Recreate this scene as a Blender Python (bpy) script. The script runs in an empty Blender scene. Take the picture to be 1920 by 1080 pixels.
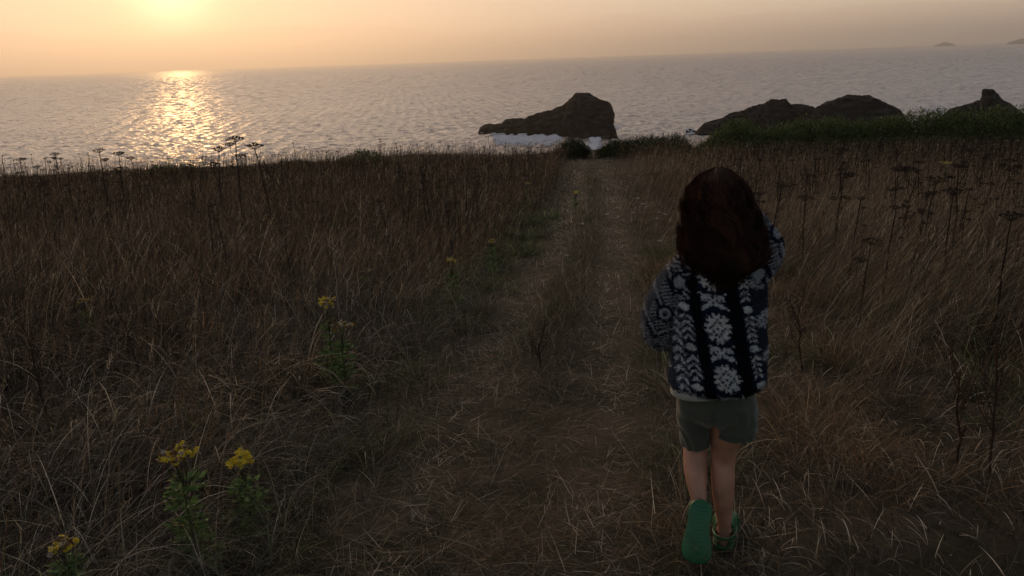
import bpy, math, random
import numpy as np
from mathutils import Vector, Matrix, Quaternion

# ---------------------------------------------------------------- camera
SC = bpy.context.scene
COL = SC.collection
EYE = np.array([0.0, 0.0, 1.45])
F_PX, PITCH, ROLL = 1490.0, math.radians(16.1), math.radians(1.9)
cam_d = bpy.data.cameras.new('camera')
cam = bpy.data.objects.new('camera', cam_d)
COL.objects.link(cam)
SC.camera = cam
cam_d.sensor_width = 36.0
cam_d.lens = 36.0 * F_PX / 1920.0
cam_d.clip_start, cam_d.clip_end = 0.05, 60000.0
CAM_R = Matrix.Rotation(math.radians(90) - PITCH, 3, 'X') @ Matrix.Rotation(-ROLL, 3, 'Z')
cam.matrix_world = Matrix.Translation(Vector(EYE)) @ CAM_R.to_4x4()
RM = np.array(CAM_R)

def ray(px, py):
    """direction through a point of the photograph (1920 x 1080 grid)"""
    d = RM @ np.array([(px - 960) / F_PX, (540 - py) / F_PX, -1.0])
    return d / np.linalg.norm(d)

# ---------------------------------------------------------------- sky and sun
sd = ray(318, -14)
SUN_EL = math.asin(sd[2]); SUN_AZ = math.atan2(sd[0], sd[1])
world = bpy.data.worlds.new('World'); SC.world = world; world.use_nodes = True
nt = world.node_tree; N = nt.nodes; L = nt.links; N.clear()
def wn(t, **k):
    n = N.new(t)
    for a, b in k.items(): setattr(n, a, b)
    return n
out = wn('ShaderNodeOutputWorld'); bg = wn('ShaderNodeBackground')
sky = wn('ShaderNodeTexSky', sky_type='NISHITA', sun_disc=False, sun_elevation=SUN_EL, sun_rotation=SUN_AZ,
         altitude=20, air_density=1.3, dust_density=0.4, ozone_density=1.5)
bg.inputs['Strength'].default_value = 0.1
geo = wn('ShaderNodeNewGeometry')
dot = wn('ShaderNodeVectorMath', operation='DOT_PRODUCT'); L.new(geo.outputs['Incoming'], dot.inputs[0])
dot.inputs[1].default_value = (-sd[0], -sd[1], -sd[2])
def math_n(op, a, b=None):
    n = wn('ShaderNodeMath', operation=op)
    for i, v in enumerate((a, b)):
        if v is None: continue
        if isinstance(v, (int, float)): n.inputs[i].default_value = v
        else: L.new(v, n.inputs[i])
    return n.outputs[0]
ang = math_n('ARCCOSINE', math_n('MINIMUM', dot.outputs['Value'], 0.999999))
def lobe(width_deg, power, col, amp, ang=ang):
    """gauss-like glow round the sun: amp * exp(-(ang/width)^power)"""
    g = math_n('EXPONENT', math_n('MULTIPLY', math_n('POWER', math_n('DIVIDE', ang, math.radians(width_deg)), power), -1.0))
    m = wn('ShaderNodeVectorMath', operation='SCALE'); m.inputs[0].default_value = col
    L.new(math_n('MULTIPLY', g, amp), m.inputs['Scale'])
    return m.outputs[0]
def vadd(a, b):
    n = wn('ShaderNodeVectorMath', operation='ADD'); L.new(a, n.inputs[0]); L.new(b, n.inputs[1]); return n.outputs[0]
sep = wn('ShaderNodeSeparateXYZ'); L.new(geo.outputs['Incoming'], sep.inputs[0])
elev = math_n('MULTIPLY', sep.outputs['Z'], -1.0)
# smoky sunset layer low over the sea, thinning upwards
band = math_n('EXPONENT', math_n('MULTIPLY', math_n('MAXIMUM', elev, 0.0), -1.3))
bm = wn('ShaderNodeVectorMath', operation='SCALE'); bm.inputs[0].default_value = (1.0, 0.87, 0.82)
azf = math_n('MINIMUM', math_n('ADD', math_n('MULTIPLY', dot.outputs['Value'], 0.48), 0.52), 0.80)
L.new(math_n('MULTIPLY', math_n('MULTIPLY', band, azf), 6.3), bm.inputs['Scale'])
tint = wn('ShaderNodeVectorMath', operation='MULTIPLY'); L.new(sky.outputs[0], tint.inputs[0]); tint.inputs[1].default_value = (1.2, 1.28, 1.55)
damp = wn('ShaderNodeVectorMath', operation='SCALE'); L.new(tint.outputs[0], damp.inputs[0])
L.new(math_n('SUBTRACT', 1.0, math_n('MULTIPLY', math_n('EXPONENT', math_n('MULTIPLY', math_n('POWER', math_n('DIVIDE', ang, math.radians(55)), 2.0), -1.0)), 0.85)), damp.inputs['Scale'])
tot = vadd(damp.outputs[0], bm.outputs[0])
tot = vadd(tot, lobe(26, 1.8, (1.0, 0.36, 0.02), 1.5))
tot = vadd(tot, lobe(62, 2.4, (1.0, 0.64, 0.40), 2.9))
tot = vadd(tot, lobe(7.0, 1.5, (1.0, 0.90, 0.10), 1.9))
tot = vadd(tot, lobe(2.2, 2.0, (1.0, 0.92, 0.5), 8.0))
# unseen glow added high above the sun to brighten the sea and backlight the land
glow_el, glow_az = math.radians(30), SUN_AZ
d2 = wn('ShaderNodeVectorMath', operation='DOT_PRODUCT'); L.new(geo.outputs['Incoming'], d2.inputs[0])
d2.inputs[1].default_value = (-math.cos(glow_el) * math.sin(glow_az), -math.cos(glow_el) * math.cos(glow_az), -math.sin(glow_el))
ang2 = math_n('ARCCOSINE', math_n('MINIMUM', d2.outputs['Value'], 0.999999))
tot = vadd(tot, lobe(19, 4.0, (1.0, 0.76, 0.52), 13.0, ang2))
# faint layered fog banks lying on the horizon
mpw = wn('ShaderNodeMapping'); mpw.inputs['Scale'].default_value = (3.2, 3.2, 26); L.new(geo.outputs['Incoming'], mpw.inputs[0])
nz = wn('ShaderNodeTexNoise'); nz.inputs['Scale'].default_value = 1.0; nz.inputs['Detail'].default_value = 5; L.new(mpw.outputs[0], nz.inputs['Vector'])
edge = math_n('ADD', math_n('MULTIPLY', nz.outputs[0], 0.14), -0.028)
rmp = wn('ShaderNodeMapRange', interpolation_type='SMOOTHSTEP'); L.new(math_n('SUBTRACT', edge, elev), rmp.inputs[0])
rmp.inputs[1].default_value = -0.003; rmp.inputs[2].default_value = 0.004; rmp.inputs[3].default_value = 0.0; rmp.inputs[4].default_value = 1.0
fog = wn('ShaderNodeMix', data_type='RGBA', blend_type='MULTIPLY'); L.new(rmp.outputs[0], fog.inputs[0]); L.new(tot, fog.inputs[6]); fog.inputs[7].default_value = (0.95, 0.90, 0.92, 1)
tot = fog.outputs[2]
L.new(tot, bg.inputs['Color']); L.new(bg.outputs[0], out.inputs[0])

sun_d = bpy.data.lights.new('sun', 'SUN'); sun_d.energy = 1.3; sun_d.angle = math.radians(0.5); sun_d.color = (1.0, 0.56, 0.22)
sun = bpy.data.objects.new('sun', sun_d); COL.objects.link(sun); sun.location = (-20, 60, 40)
sun.rotation_euler = Vector(sd).to_track_quat('Z', 'Y').to_euler()
SC.view_settings.view_transform = 'Standard'; SC.view_settings.look = 'None'
SC.view_settings.exposure = 0.0; SC.view_settings.gamma = 1.0
SC.cycles.max_bounces = 6; SC.cycles.diffuse_bounces = 2; SC.cycles.glossy_bounces = 2
SC.cycles.transmission_bounces = 3; SC.cycles.transparent_max_bounces = 8; SC.cycles.volume_bounces = 0
SC.cycles.sample_clamp_indirect = 3.0

# ---------------------------------------------------------------- helpers
rng = np.random.default_rng(7)
SEA_Z = -19.0

def prop(o, label=None, cat=None, group=None, kind=None):
    if label: o['label'] = label
    if cat: o['category'] = cat
    if group: o['group'] = group
    if kind: o['kind'] = kind
    return o

def mesh_obj(name, V, Fq, mat=None, parent=None, col=None, smooth=False):
    """one mesh object from numpy arrays; Fq is an (n,k) array or a list of such arrays"""
    me = bpy.data.meshes.new(name)
    V = np.asarray(V, dtype=np.float32)
    Fl = Fq if isinstance(Fq, list) else [Fq]
    Fl = [np.asarray(f, dtype=np.int32) for f in Fl if len(f)]
    loops = np.concatenate([f.ravel() for f in Fl])
    cnt = np.concatenate([np.full(len(f), f.shape[1], np.int32) for f in Fl])
    st = np.concatenate([[0], np.cumsum(cnt)[:-1]]).astype(np.int32)
    me.vertices.add(len(V)); me.vertices.foreach_set('co', V.ravel())
    me.loops.add(len(loops)); me.loops.foreach_set('vertex_index', loops)
    me.polygons.add(len(cnt)); me.polygons.foreach_set('loop_start', st)
    if smooth: me.polygons.foreach_set('use_smooth', np.ones(len(cnt), bool))
    me.update(calc_edges=True)
    if col is not None:
        a = me.color_attributes.new('tone', 'FLOAT_COLOR', 'POINT')
        c = np.ones((len(V), 4), np.float32); c[:, :3] = col
        a.data.foreach_set('color', c.ravel())
    if mat: me.materials.append(mat)
    o = bpy.data.objects.new(name, me); COL.objects.link(o)
    if parent: o.parent = parent
    return o

def empty(name, loc, rz=0.0):
    o = bpy.data.objects.new(name, None); COL.objects.link(o)
    o.location = loc; o.rotation_euler.z = rz; o.empty_display_size = 0.1
    return o

def _h(ix, iy, seed):
    v = np.sin(ix * 127.1 + iy * 311.7 + seed * 74.7) * 43758.5453
    return v - np.floor(v)
def vn(x, y, s=1.0, seed=0):
    """value noise 0..1, feature size s"""
    x = np.asarray(x, float) / s; y = np.asarray(y, float) / s
    ix, iy = np.floor(x), np.floor(y); fx, fy = x - ix, y - iy
    fx = fx * fx * (3 - 2 * fx); fy = fy * fy * (3 - 2 * fy)
    a = _h(ix, iy, seed); b = _h(ix + 1, iy, seed); c = _h(ix, iy + 1, seed); d = _h(ix + 1, iy + 1, seed)
    return (a * (1 - fx) + b * fx) * (1 - fy) + (c * (1 - fx) + d * fx) * fy
def fbm(x, y, s, seed=0, o=3):
    t = 0; w = 0
    for k in range(o):
        t = t + vn(x, y, s / 2 ** k, seed + k) * 0.5 ** k; w += 0.5 ** k
    return t / w

def mat_new(name):
    m = bpy.data.materials.new(name); m.use_nodes = True
    n = m.node_tree.nodes; l = m.node_tree.links
    return m, n, l, n['Principled BSDF'], n['Material Output']
def nd(n, t, **k):
    x = n.new(t)
    for a, b in k.items(): setattr(x, a, b)
    return x
def mixrgb(n, l, fac, a, b):
    m = n.new('ShaderNodeMix'); m.data_type = 'RGBA'
    for i, v in ((0, fac), (6, a), (7, b)):
        if isinstance(v, (int, float)): m.inputs[i].default_value = v
        elif isinstance(v, tuple): m.inputs[i].default_value = (*v, 1) if len(v) == 3 else v
        else: l.new(v, m.inputs[i])
    return m.outputs[2]

# ---------------------------------------------------------------- lie of the land
PY = np.array([-8, 0, 2.2, 4, 6, 8, 11, 18, 28, 32, 34.5, 38, 46, 60, 75, 90])
PZ = np.array([.12, 0, -.07, -.26, -.50, -.74, -1.05, -1.6, -2.15, -2.42, -2.8, -4.2, -9.5, -17.5, -20, -22])
def ground_z(x, y):
    x = np.asarray(x, float); y = np.asarray(y, float)
    yy = y + 1.2 * (vn(x, 0 * x, 9, 3) - .5) * np.clip((y - 20) / 10, 0, 1)
    z = np.interp(yy, PY, PZ)
    near = np.clip(1 - (y - 30) / 10, 0.0, 1)
    z = z + (fbm(x, y, 3.0, 11) - .5) * .10 * np.clip(np.hypot(x, y) / 5, 0, 1)
    z = z + (fbm(x, y, 4.0, 21, 4) - .5) * 2.5 * (1 - near)
    return z
def on_ground(px, py):
    d = ray(px, py); t = np.linspace(1.0, 60, 6000)
    P = EYE + t[:, None] * d
    hit = P[:, 2] < ground_z(P[:, 0], P[:, 1]); k = np.argmax(hit)
    if not hit.any() or P[k, 1] > 32.5: return on_ground(px, py + 4)
    return P[k]

# ---------------------------------------------------------------- sea
def build_sea():
    th = np.radians(np.linspace(-62, 62, 1150))
    r = np.concatenate([np.geomspace(60, 4500, 1350), np.geomspace(4700, 24000, 40)])
    R, T = np.meshgrid(r, th, indexing='ij')
    X = R * np.sin(T); Y = R * np.cos(T)
    Z = np.zeros_like(X); amp = np.clip(1.3 - R / 3800, 0, 1)
    g = np.random.default_rng(3)
    for k in range(38):
        lam = 1.9 * 1.09 ** k; a = g.normal(0.25, 0.6); kx, ky = np.sin(a) * 2 * np.pi / lam, -np.cos(a) * 2 * np.pi / lam
        fade = np.clip(1.6 - R * 0.0042 * 3.0 / lam, 0, 1)
        w = np.sin(kx * X + ky * Y + g.uniform(0, 6.28) + 2.5 * vn(X, Y, lam * 4, k))
        if lam > 9: fade = fade * np.clip((R - 22 * lam) / (30 * lam), 0, 1)
        Z += fade * (1 - np.abs(w)) * lam * 0.020
    Z = (Z - Z.mean()) * amp
    n1, n2 = R.shape
    V = np.stack([X, Y, SEA_Z + Z], -1).reshape(-1, 3)
    i = np.arange((n1 - 1) * (n2 - 1)); a = (i // (n2 - 1)) * n2 + i % (n2 - 1)
    F = np.stack([a, a + 1, a + n2 + 1, a + n2], 1)
    m, n, l, b, o = mat_new('sea water')
    b.inputs['Base Color'].default_value = (0.04, 0.045, 0.048, 1)
    b.inputs['Roughness'].default_value = 0.34; b.inputs['IOR'].default_value = 1.4
    # unresolved far ripples act as roughness
    gp = nd(n, 'ShaderNodeNewGeometry'); ln = nd(n, 'ShaderNodeVectorMath', operation='LENGTH'); l.new(gp.outputs['Position'], ln.inputs[0])
    mr = nd(n, 'ShaderNodeMapRange'); mr.inputs[1].default_value = 100; mr.inputs[2].default_value = 3000; mr.inputs[3].default_value = .39; mr.inputs[4].default_value = .48
    l.new(ln.outputs['Value'], mr.inputs[0]); l.new(mr.outputs[0], b.inputs['Roughness'])
    tc = nd(n, 'ShaderNodeTexCoord'); mp = nd(n, 'ShaderNodeMapping'); mp.inputs['Scale'].default_value = (0.55, 1.0, 1)
    l.new(tc.outputs['Object'], mp.inputs[0])
    prev = None
    for sc, dist, st in ((1.6, 0.5, 1.0), (0.7, 1.1, 1.0), (0.3, 1.2, .7), (.1, 3.0, .8), (.035, 7.0, .8)):
        t = nd(n, 'ShaderNodeTexNoise'); t.inputs['Scale'].default_value = sc; t.inputs['Detail'].default_value = 4
        t.inputs['Roughness'].default_value = .6; t.inputs['Distortion'].default_value = .4
        l.new(mp.outputs[0], t.inputs['Vector'])
        bp = nd(n, 'ShaderNodeBump'); bp.inputs['Strength'].default_value = st; bp.inputs['Distance'].default_value = dist
        l.new(t.outputs[0], bp.inputs['Height'])
        if prev: l.new(prev.outputs[0], bp.inputs['Normal'])
        prev = bp
    l.new(prev.outputs[0], b.inputs['Normal'])
    gl = nd(n, 'ShaderNodeBsdfGlossy'); gl.inputs['Color'].default_value = (.95, .91, .88, 1); l.new(mr.outputs[0], gl.inputs['Roughness']); l.new(prev.outputs[0], gl.inputs['Normal'])
    ms = nd(n, 'ShaderNodeMixShader'); ms.inputs[0].default_value = .34; l.new(b.outputs[0], ms.inputs[1]); l.new(gl.outputs[0], ms.inputs[2]); l.new(ms.outputs[0], o.inputs['Surface'])
    prop(mesh_obj('water', V, F, m, smooth=True), kind='structure')
build_sea()

def build_ground():
    xs = np.concatenate([np.linspace(-140, -26, 60)[:-1], np.linspace(-26, 26, 420), np.linspace(26, 140, 60)[1:]])
    ys = np.concatenate([np.linspace(-8, 12, 240)[:-1], np.linspace(12, 40, 200)[:-1], np.linspace(40, 90, 90)])
    X, Y = np.meshgrid(xs, ys, indexing='ij'); Z = ground_z(X, Y)
    n1, n2 = X.shape; V = np.stack([X, Y, Z], -1).reshape(-1, 3)
    i = np.arange((n1 - 1) * (n2 - 1)); a = (i // (n2 - 1)) * n2 + i % (n2 - 1)
    F = np.stack([a, a + n2, a + n2 + 1, a + 1], 1)
    m, n, l, b, o = mat_new('thatch and soil')
    tc = nd(n, 'ShaderNodeTexCoord')
    t = nd(n, 'ShaderNodeTexNoise'); t.inputs['Scale'].default_value = 30; t.inputs['Detail'].default_value = 8; t.inputs['Roughness'].default_value = .7
    l.new(tc.outputs['Object'], t.inputs['Vector'])
    t2 = nd(n, 'ShaderNodeTexNoise'); t2.inputs['Scale'].default_value = 3.2; t2.inputs['Detail'].default_value = 5; l.new(tc.outputs['Object'], t2.inputs['Vector'])
    cr = nd(n, 'ShaderNodeValToRGB'); cr.color_ramp.elements[0].position = .40; cr.color_ramp.elements[1].position = .62; l.new(t2.outputs[0], cr.inputs[0])
    c = mixrgb(n, l, t.outputs[0], (0.006, 0.005, 0.004), (0.13, 0.102, 0.072)); c = mixrgb(n, l, cr.outputs[0], mixrgb(n, l, t.outputs[0], (0.006, 0.006, 0.003), (0.05, 0.045, 0.028)), c)
    l.new(c, b.inputs['Base Color']); b.inputs['Roughness'].default_value = .95; b.inputs['Specular IOR Level'].default_value = .1
    bp = nd(n, 'ShaderNodeBump'); bp.inputs['Strength'].default_value = .7; bp.inputs['Distance'].default_value = .03
    l.new(t.outputs[0], bp.inputs['Height']); l.new(bp.outputs[0], b.inputs['Normal'])
    prop(mesh_obj('ground', V, F, m, smooth=True), kind='structure')
build_ground()

def build_haze():
    x0, x1, y0, y1, z0, z1 = -26000, 26000, -200, 26000, SEA_Z - 8, 420
    V = [(x, y, z) for z in (z0, z1) for y in (y0, y1) for x in (x0, x1)]
    F = [(0, 2, 3, 1), (4, 5, 7, 6), (0, 1, 5, 4), (2, 6, 7, 3), (0, 4, 6, 2), (1, 3, 7, 5)]; F = np.array(F)
    m, n, l, b, o = mat_new('sea haze')
    n.remove(b); v = nd(n, 'ShaderNodeVolumePrincipled')
    v.inputs['Color'].default_value = (1.0, 0.98, 0.95, 1); v.inputs['Density'].default_value = 1.4e-4
    v.inputs['Anisotropy'].default_value = 0.6
    l.new(v.outputs[0], o.inputs['Volume'])
    prop(mesh_obj('haze', V, F, m), kind='stuff')
build_haze()
#PARTS
# ---------------------------------------------------------------- rocks in the sea
def on_sea(px, py):
    d = ray(px, py); t = (SEA_Z - EYE[2]) / d[2]; return EYE + t * d

def rock_material():
    m, n, l, b, o = mat_new('wet dark rock')
    tc = nd(n, 'ShaderNodeTexCoord'); mp = nd(n, 'ShaderNodeMapping'); mp.inputs['Rotation'].default_value = (0, math.radians(28), 0)
    mp.inputs['Scale'].default_value = (.25, .5, 1.1); l.new(tc.outputs['Object'], mp.inputs[0])
    t = nd(n, 'ShaderNodeTexNoise'); t.inputs['Scale'].default_value = 1.0; t.inputs['Detail'].default_value = 9; t.inputs['Roughness'].default_value = .65
    l.new(mp.outputs[0], t.inputs['Vector'])
    cr = nd(n, 'ShaderNodeValToRGB'); cr.color_ramp.elements[0].position = .48; cr.color_ramp.elements[0].color = (.004, .0045, .005, 1)
    cr.color_ramp.elements[1].position = .70; cr.color_ramp.elements[1].color = (.040, .042, .044, 1)
    l.new(t.outputs[0], cr.inputs[0]); l.new(cr.outputs[0], b.inputs['Base Color']); b.inputs['Roughness'].default_value = .8
    b.inputs['Specular IOR Level'].default_value = .04
    bp = nd(n, 'ShaderNodeBump'); bp.inputs['Strength'].default_value = 1; bp.inputs['Distance'].default_value = .6
    l.new(t.outputs[0], bp.inputs['Height']); l.new(bp.outputs[0], b.inputs['Normal'])
    return m
ROCK = rock_material()

def rock(profile, base_py, name, depth=.55, seed=1, jag=.35, push=0.0, skew=0.0):
    """loft a crag whose crest runs through the given points; its body is as deep as a real stack"""
    mid = profile[len(profile) // 2]
    c = on_sea(mid[0], base_py); D = math.hypot(c[0], c[1]) + push
    n_ = np.array([c[0], c[1]]) / math.hypot(c[0], c[1]); rt = np.array([n_[1], -n_[0]]); cc = n_ * D
    pts = []
    for q_, (px, py) in enumerate(profile):
        d = ray(px, py); t = (D + skew * (1 - q_ / (len(profile) - 1))) / (d[0] * n_[0] + d[1] * n_[1]); p = EYE + t * d
        pts.append(((p[0] - cc[0]) * rt[0] + (p[1] - cc[1]) * rt[1], p[2]))
    pts = np.array(pts); fr = np.linspace(0, 1, len(pts)); s = np.concatenate([[0], np.cumsum(np.hypot(*np.diff(pts, axis=0).T))]); s /= s[-1]
    U = np.linspace(0, 1, 240); tx = np.interp(U, s, pts[:, 0]); tz = np.interp(U, s, pts[:, 1])
    bx = np.interp(U, [0, 1], [pts[0, 0] - .5, pts[-1, 0] + .5]); bx = .45 * bx + .55 * tx
    ph = np.linspace(-.12 * np.pi, 1.12 * np.pi, 90)
    Ug, Pg = np.meshgrid(np.arange(240), ph, indexing='ij')
    h = tz[Ug] - SEA_Z; w = depth * h + 2.2 + 1.5 * vn(Ug, 0 * Ug, 30, seed)
    k = np.sin(Pg); kk = np.sign(k) * np.abs(k) ** .8
    X = bx[Ug] + (tx[Ug] - bx[Ug]) * np.clip(kk, 0, 1)
    Y = -w * np.cos(Pg) * (1.15 - .3 * np.clip(k, 0, 1)); Z = SEA_Z + h * kk
    Y += skew * (1 - np.interp(U, s, fr)[Ug]); env = np.clip(h / 4, .3, 1)
    for sc_, am in ((5, 1.5), (2, 1.1), (.9, .8), (.45, .5)):
        am = am * jag * 2 * env
        X += am * .45 * (vn(Y + 31, Z * 1.4 + X * .2, sc_, seed + 5) - .5)
        Y += am * 1.6 * (vn(X + Z * .5, Z * 1.6, sc_, seed + 9) - .5)
        Z += am * .6 * (.42 - np.abs(2 * vn(X, Y + 17, sc_, seed + 13) - 1))
        X += am * .5 * (.5 - np.abs(2 * vn(X * .3 + Z, Y, sc_ * 1.3, seed + 17) - 1))
    V2 = np.stack([cc[0] + X * rt[0] + Y * n_[0], cc[1] + X * rt[1] + Y * n_[1], Z], -1)
    o0 = np.array([cc[0], cc[1], SEA_Z]); V = (V2 - o0).reshape(-1, 3)
    n1, n2 = X.shape; i = np.arange((n1 - 1) * (n2 - 1)); a = (i // (n2 - 1)) * n2 + i % (n2 - 1)
    o = mesh_obj(name, V, np.stack([a, a + 1, a + n2 + 1, a + n2], 1), ROCK); o.location = o0
    return o
stack = [(899, 246), (899, 239), (906, 234), (925, 233), (938, 231), (950, 226), (985, 223), (1005, 215), (1025, 209), (1042, 203), (1057, 196),
         (1064, 186), (1074, 177), (1088, 175), (1102, 176), (1110, 183), (1126, 187), (1138, 193), (1146, 203), (1147, 214), (1143, 226), (1151, 240), (1154, 246)]
prop(rock(stack, 258, 'sea_stack', .5, 4, .36, 0, 26), 'lone dark humped sea stack with a low tail, white surf along its foot', 'rock')
prop(rock([(1290, 262), (1320, 232), (1350, 222), (1378, 211), (1392, 209), (1412, 199), (1432, 194), (1443, 188), (1458, 189), (1474, 187), (1481, 198), (1492, 195), (1508, 197), (1522, 203), (1533, 208), (1560, 240)],
          252, 'sea_rock', .4, 11, .32, 6), 'jagged long dark rock ridge rising from the left behind the hedge, notched crest', 'rock')
prop(rock([(1505, 240), (1530, 205), (1548, 194), (1572, 184), (1592, 179), (1608, 181), (1630, 180), (1648, 186), (1668, 197), (1688, 208), (1712, 240)],
          256, 'sea_rock', .42, 23, .28), 'broad dome shaped dark rock behind the middle of the green hedge', 'rock')
prop(rock([(1740, 240), (1785, 204), (1812, 197), (1838, 190), (1842, 180), (1842, 170), (1850, 167), (1862, 168), (1872, 178), (1878, 188), (1900, 198), (1950, 235)],
          250, 'sea_rock', .3, 37, .25), 'low dark rock with an upright knob on top behind the right end of the hedge', 'rock')

def far_islet(px0, px1, pytop, D, label):
    a, b = ray(px0, 90), ray(px1, 90)
    a = a[:2] / np.linalg.norm(a[:2]) * D; b = b[:2] / np.linalg.norm(b[:2]) * D
    d = ray((px0 + px1) / 2, pytop); top = EYE[2] + D * d[2] / math.hypot(d[0], d[1])
    c = (a + b) / 2; W = np.linalg.norm(b - a) / 2; rt = (b - a) / (2 * W); n_ = np.array([-rt[1], rt[0]])
    u = np.linspace(-1, 1, 60); v = np.linspace(-1, 1, 30); Ug, Vg = np.meshgrid(u, v, indexing='ij')
    h = (1 - Ug ** 2) ** .7 * (1 - Vg ** 2) * (.45 + .8 * fbm(Ug + 3, Vg, .5, 5)); h = h / h.max() * (top - SEA_Z + 2) - 2
    X = c[0] * 0 + Ug * W * rt[0] + Vg * W * .5 * n_[0]; Y = Ug * W * rt[1] + Vg * W * .5 * n_[1]
    V = np.stack([X, Y, h], -1).reshape(-1, 3); n1, n2 = X.shape
    i = np.arange((n1 - 1) * (n2 - 1)); q = (i // (n2 - 1)) * n2 + i % (n2 - 1)
    o = mesh_obj('islet', V, np.stack([q, q + n2, q + n2 + 1, q + 1], 1), ROCK); o.location = (c[0], c[1], SEA_Z)
    prop(o, label, 'islet')
far_islet(1750, 1792, 79, 9000, 'tiny faint islet far out on the horizon, the one left of the picture edge')
far_islet(1884, 1950, 72, 8600, 'faint grey islet on the horizon cut by the right picture edge')

# surf round the stack: lumpy white water lying on the swell
def surf():
    m, n, l, b, o = mat_new('white foam'); b.inputs['Base Color'].default_value = (.50, .52, .57, 1); b.inputs['Roughness'].default_value = .7
    VV, FF, k = [], [], 0
    g = np.random.default_rng(5)
    spots = []
    for px0, px1, py, n_ in ((925, 1045, 259, 420), (930, 1040, 266, 420), (1015, 1050, 262, 120), (900, 930, 245, 60), (1108, 1122, 262, 110), (1105, 1125, 275, 120), (1285, 1300, 245, 60), (1145, 1165, 243, 30), (1728, 1775, 207, 60)):
        for _ in range(int(n_ * 1.1)):
            px = g.uniform(px0, px1); yy = py + g.normal(0, 3.2) + 2.2 * math.sin(px * .21) - (2.5 if px < 945 else 0)
            p = on_sea(px, yy); spots.append((p[0], p[1], g.uniform(.08, .42)))
    for x, y, s in spots:
        na = 9; a = np.linspace(0, 2 * np.pi, na, endpoint=False) + g.uniform(0, 1)
        rr = s * g.uniform(.6, 1.3, na); zz = SEA_Z + .12 + .05 * g.random()
        R1 = np.stack([x + rr * np.cos(a) * 2.2, y + rr * np.sin(a), np.full(na, zz)], 1)
        R2 = np.stack([x + .6 * rr * np.cos(a) * 2.2, y + .6 * rr * np.sin(a), zz + g.uniform(.1, .45) * s + .1 * g.random(na)], 1)
        T = np.array([[x, y, zz + g.uniform(.2, .6) * s]])
        VV.append(np.concatenate([R1, R2, T])); j = np.arange(na); j2 = (j + 1) % na
        FF.append((np.stack([k + j, k + j2, k + na + j2, k + na + j], 1), np.stack([k + na + j, k + na + j2, np.full(na, k + 2 * na)], 1))); k += 2 * na + 1
    ob = mesh_obj('surf', np.concatenate(VV), [np.concatenate([f[0] for f in FF]), np.concatenate([f[1] for f in FF])], m, smooth=True)
    prop(ob, 'white foaming surf breaking round the foot of the rocks', 'surf', kind='stuff')
surf()

# ---------------------------------------------------------------- the trodden track
LE = np.array([on_ground(*p) for p in [(1084, 290), (1064, 350), (1032, 420), (985, 500), (900, 600), (840, 700), (770, 800), (690, 900), (630, 1000), (590, 1075)]])
RE = np.array([on_ground(*p) for p in [(1134, 290), (1168, 350), (1190, 420), (1208, 500), (1222, 600), (1232, 700), (1245, 800), (1272, 900), (1292, 1000), (1310, 1075)]])
LE = LE[np.argsort(LE[:, 1])]; RE = RE[np.argsort(RE[:, 1])]
def track_u(x, y):
    """0 on the left rim of the track, 1 on the right rim"""
    l_ = np.interp(y, LE[:, 1], LE[:, 0]) + .10 * (vn(y, 0 * y, .8, 51) - .5); r_ = np.interp(y, RE[:, 1], RE[:, 0]) + .10 * (vn(y, 0 * y, .8, 52) - .5)
    return (x - l_) / np.maximum(r_ - l_, .3), r_ - l_

def leaf_material(name, rough=.55, trans=.3, spec=.3):
    m, n, l, b, o = mat_new(name)
    at = nd(n, 'ShaderNodeAttribute', attribute_name='tone')
    l.new(at.outputs['Color'], b.inputs['Base Color']); b.inputs['Roughness'].default_value = rough
    b.inputs['Specular IOR Level'].default_value = spec
    tr = nd(n, 'ShaderNodeBsdfTranslucent'); l.new(at.outputs['Color'], tr.inputs[0])
    mx = nd(n, 'ShaderNodeMixShader'); mx.inputs[0].default_value = trans
    l.new(b.outputs[0], mx.inputs[1]); l.new(tr.outputs[0], mx.inputs[2]); l.new(mx.outputs[0], o.inputs['Surface'])
    return m
GRASS = leaf_material('dry grass', .6, .38, .12); LEAF = leaf_material('green leaf', .6, .2, .15); DEAD = leaf_material('dead stalk', .8, .0, .15)

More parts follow.
